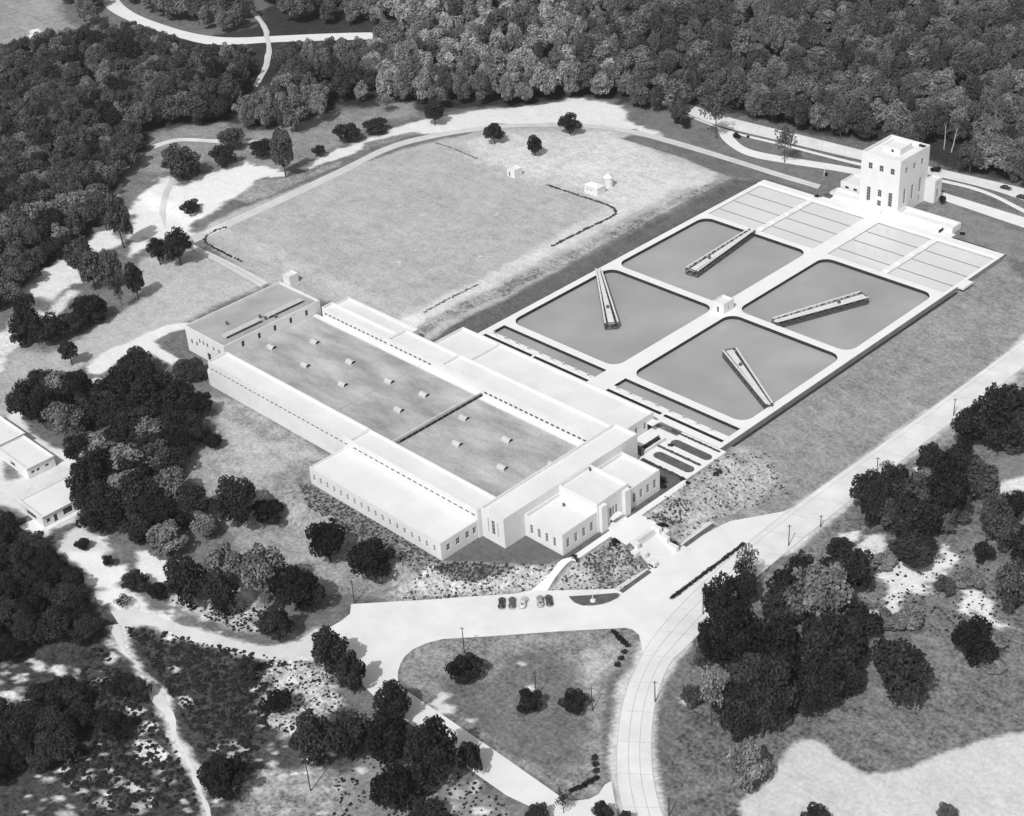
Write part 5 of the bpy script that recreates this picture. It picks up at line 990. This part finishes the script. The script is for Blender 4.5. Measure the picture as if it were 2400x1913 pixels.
# ------------------------------------------------------------------ cars
def car(loc, rz, tone, label, grp='cars parked in a row'):
    m, _, b = nt('car_paint'); b.inputs['Base Color'].default_value = (tone, tone, tone, 1); b.inputs['Roughness'].default_value = .3; b.inputs['Coat Weight'].default_value = .4
    e = empty('parked_car', loc, label, 'car', grp, rz)
    # body: lofted sections along x (front = +x)
    secs = [(-2.35, .55, .45, .62), (-2.15, .72, .35, .92), (-1.5, .80, .32, 1.02), (0, .84, .32, 1.02), (1.0, .78, .32, 1.02), (1.9, .6, .34, .98), (2.3, .46, .42, .82)]
    mb = MB(); vs = []
    for x, w, z0, z1 in secs: vs += [(x, -w, z0), (x, -w, z0*.4+z1*.6), (x, -w*.78, z1), (x, 0, z1*1.03), (x, w*.78, z1), (x, w, z0*.4+z1*.6), (x, w, z0)]
    k = 7; mb.add(vs, [(i*k+j, i*k+j+1, (i+1)*k+j+1, (i+1)*k+j) for i in range(len(secs)-1) for j in range(k-1)], True); mb.add(vs[:7], [tuple(range(7))]); mb.add(vs[-7:], [tuple(range(6, -1, -1))])
    mb.build('body', m, e)
    cs = [(-1.75, .62, 1.0), (-1.25, .66, 1.42), (-.5, .66, 1.62), (.35, .66, 1.6), (.95, .7, 1.02)]
    mb = MB(); vs = []
    for x, w, z1 in cs: vs += [(x, -w*1.12, .98), (x, -w, z1-.08), (x, -w*.7, z1), (x, w*.7, z1), (x, w, z1-.08), (x, w*1.12, .98)]
    mb.add(vs, [(i*6+j, i*6+j+1, (i+1)*6+j+1, (i+1)*6+j) for i in range(4) for j in range(5)], True); mb.build('cabin', m, e)
    g = MB(); g.quad((.98, -.5, 1.07), (.98, .5, 1.07), (.46, .46, 1.54), (.46, -.46, 1.54)); g.build('windscreen', M['glasscar'], e)
    g = MB(); g.quad((-1.72, .4, 1.12), (-1.72, -.4, 1.12), (-1.33, -.38, 1.4), (-1.33, .38, 1.4)); g.build('rear_window', M['glasscar'], e)
    for s in (-1, 1):
        g = MB(); g.quad((-1.0, s*.75, 1.1), (.3, s*.75, 1.1), (.2, s*.69, 1.48), (-.85, s*.69, 1.48)); g.build('side_window', M['glasscar'], e)
        for x in (-1.4, 1.35):
            t = MB(); t.tube([(x, s*.86, .34), (x, s*.68, .34)], [.34, .34], 14); wh = t.build('wheel', M['rubber'], e); h_ = MB(); h_.tube([(x, s*.875, .34), (x, s*.86, .34)], [.16, .18], 10); h_.build('hubcap', M['hood'], wh)
            f = MB(); a = np.linspace(.15, math.pi-.15, 8); pts = [(x+.52*math.cos(t_), s*.84, .34+.5*math.sin(t_)) for t_ in a]; f.tube(pts, [.1, .16, .18, .19, .19, .18, .16, .1], 6); f.build('fender', m, e)
        l_ = MB(); l_.tube([(2.0, s*.52, .82), (2.22, s*.52, .82)], [.12, .14], 10); l_.build('headlight', M['hood'], e)
    for x in (2.42, -2.45): MB().box(x-.05, -.75, .38, x+.05, .75, .52).build('bumper', M['hood'], e)
    return e
CARS = [(1010, 380, .03, 'black rounded car at the left end of the parked row', -86), (1075, 378, .09, 'dark grey car second from the left in the parked row', -84), (1147, 376, .55, 'pale car in the middle of the parked row', -96), (1252, 368, .32, 'light grey car second from the right in the parked row', -82), (1307, 364, .045, 'black car at the right end of the parked row', -78)]
dirv = P(*Q('h', 1075, 340)) - P(*Q('h', 1075, 410)); base_a = math.atan2(dirv[1], dirv[0])
for k, (x, y, t, lab, a) in enumerate(CARS):
    c_ = P(*Q('h', x, y+8)); car((c_[0], c_[1], c_[2]+.07), base_a + math.radians((a+84)*1.0), t, lab)
for (px, py), t, lab, d in (((2357, 444), .02, 'black car driving on the highway right of the tower', (2149, 1185)), ((2395, 466), .02, 'black car cut by the right edge on the highway', (2149, 1185))):
    c_ = P(px, py); q0, q1 = P(*Q('c', 1900, 1160)), P(*Q('c', 2149, 1225)); car((c_[0], c_[1], c_[2]+.1), math.atan2(q1[1]-q0[1], q1[0]-q0[0]), t, lab, 'cars on the highway')

# ------------------------------------------------------------------ utility poles
POLES = [('h', 775, 690, 530, 'tall thin utility pole beside the black spreading tree on the triangular lawn'), ('h', 1228, 975, 810, 'dark pole beside the bushy tree in the middle of the triangular lawn'), ('h', 1580, 1055, 905, 'dark pole on the triangular lawn nearest the road'), ('h', 84, 380, 232, 'dark pole at the left corner of the parking lot'), ('h', 2062, 1719, 1600, 'pole on the grass right of the road bottom'),
         ('h', 1975, 1000, 868, 'pole with short arm on the right road edge'), ('f', 667, 1719, 1585, 'pole between road and parking lot near the bare tree'), ('f', 868, 1600, 1525, 'short pole on the right verge of the main road'), ('f', 1222, 1260, 1160, 'pole on the right verge above the thin shrub tree'), ('f', 1705, 900, 790, 'pole on the right verge nearest the right edge'),
         ('g', 985, 705, 610, 'pole in the dark triangle of rough ground'), ('g', 1455, 1165, 975, 'leaning pole in the rough ground below the dirt road'), ('g', 625, 450, 340, 'pole at the fork of the dirt roads'), ('g', 1955, 1560, 1330, 'pole under the trees beside the access road'), ('i', 128, 450, 310, 'pole at the left edge of the wood right of the road'), ('c', 890, 1110, 1040, 'lamp post on the lawn between drive and tower')]
for r_, x, yb, yt, lab in POLES:
    b = P(*Q(r_, x, yb)); h = height_from(b, Q(r_, x, yt)[1]); e = empty('utility_pole', tuple(b), lab, 'pole', None, .6)
    white = 'lamp' in lab; m_ = MB(); m_.tube([(0, 0, -.5), (0, 0, h)], [.17, .11], 8); m_.build('pole', M['white' if white else 'pole'], e)
    a = MB(); a.bar((-.55, 0, h-.5), (.55, 0, h-.5), .11); [a.tube([(dx, 0, h-.46), (dx, 0, h-.25)], [.05, .04], 6) for dx in (-.47, .47)]; a.build('crossarm', M['white' if white else 'pole'], e)
# dead white trunks at the forest edge
for (x, yt, yb, lean), lab in (((1645, 700, 940, (0, 0)), 'bare white trunk standing upright at the forest edge right of the tower'), ((1690, 740, 960, (.8, 3.)), 'bare white leaning trunk at the forest edge right of the tower')):
    b = P(*Q('c', x, yb)); h = height_from(b, Q('c', x, yt)[1]); e = empty('dead_tree', tuple(b), lab, 'dead tree')
    m_ = MB(); l0, l1 = lean; h *= .72; m_.tube([(0, 0, -.3), (l0*.3+.25, l1*.3-.3, h*.35), (l0*.6-.2, l1*.6+.2, h*.7), (l0, l1, h)], [.34, .28, .2, .06], 8); m_.build('trunk', M['barkp'], e)
    m_ = MB(); [m_.tube([(l0*q, l1*q, h*q), (l0*q+dx*1.4, l1*q+dy*1.4, h*q+2.2)], [.13, .03], 6) for q, dx, dy in ((.6, 1.5, .6), (.75, -1.3, .8), (.85, .8, -1.2))]; m_.build('limb', M['barkp'], e)

# ------------------------------------------------------------------ air
hm = bpy.data.materials.new('haze'); hm.use_nodes = True; hn = hm.node_tree; hn.nodes.remove(hn.nodes['Principled BSDF'])
pv = hn.nodes.new('ShaderNodeVolumePrincipled'); pv.inputs['Color'].default_value = (.95, .95, .95, 1); pv.inputs['Density'].default_value = .00005; pv.inputs['Anisotropy'].default_value = .2
hn.links.new(pv.outputs[0], hn.nodes['Material Output'].inputs['Volume'])
hz = MB().box(-6500, -6500, -8, 6500, 6500, 300).build('haze', hm); tag(hz, 'thin summer haze over the whole site', 'haze', None, 'stuff')

# ------------------------------------------------------------------ light, sky, camera
SUN_EL, SH_AZ = math.radians(49), math.radians(-20)     # shadow azimuth from +Y toward +X
shadow = Vector((math.sin(SH_AZ)*math.cos(SUN_EL), math.cos(SH_AZ)*math.cos(SUN_EL), -math.sin(SUN_EL)))
sl = bpy.data.lights.new('sun', 'SUN'); sl.energy = 3.1; sl.angle = math.radians(.6); sl.color = (1, 1, 1)
so = bpy.data.objects.new('sun', sl); so.rotation_euler = shadow.to_track_quat('-Z', 'Y').to_euler(); so.location = (100, -300, 300); COL.objects.link(so)
w = bpy.data.worlds.new('World'); SC.world = w; w.use_nodes = True; N = w.node_tree.nodes; L = w.node_tree.links
bg = N['Background']; sky = N.new('ShaderNodeTexSky'); sky.sky_type = 'NISHITA'; sky.sun_disc = False; sky.sun_elevation = SUN_EL
td = -shadow; sky.sun_rotation = math.atan2(td.x, td.y); sky.dust_density = 2.0
bw = N.new('ShaderNodeRGBToBW'); L.new(sky.outputs[0], bw.inputs[0]); L.new(bw.outputs[0], bg.inputs[0]); bg.inputs[1].default_value = .14
cam = bpy.data.cameras.new('camera'); cam.sensor_width = 36; cam.lens = FPX/2400*36; cam.clip_end = 8000; cam.clip_start = 1
co = bpy.data.objects.new('camera', cam); COL.objects.link(co); SC.camera = co
mw = Matrix.Identity(4)
for i in range(3): mw[i][0] = RC[0][i]; mw[i][1] = -RC[1][i]; mw[i][2] = -RC[2][i]; mw[i][3] = CAMP[i]
co.matrix_world = mw
SC.view_settings.view_transform = 'Standard'; SC.view_settings.look = 'None'; SC.view_settings.exposure = -.04; SC.view_settings.gamma = 1
SC.render.resolution_x = 1024; SC.render.resolution_y = 816
SC.cycles.max_bounces = 6; SC.cycles.diffuse_bounces = 3
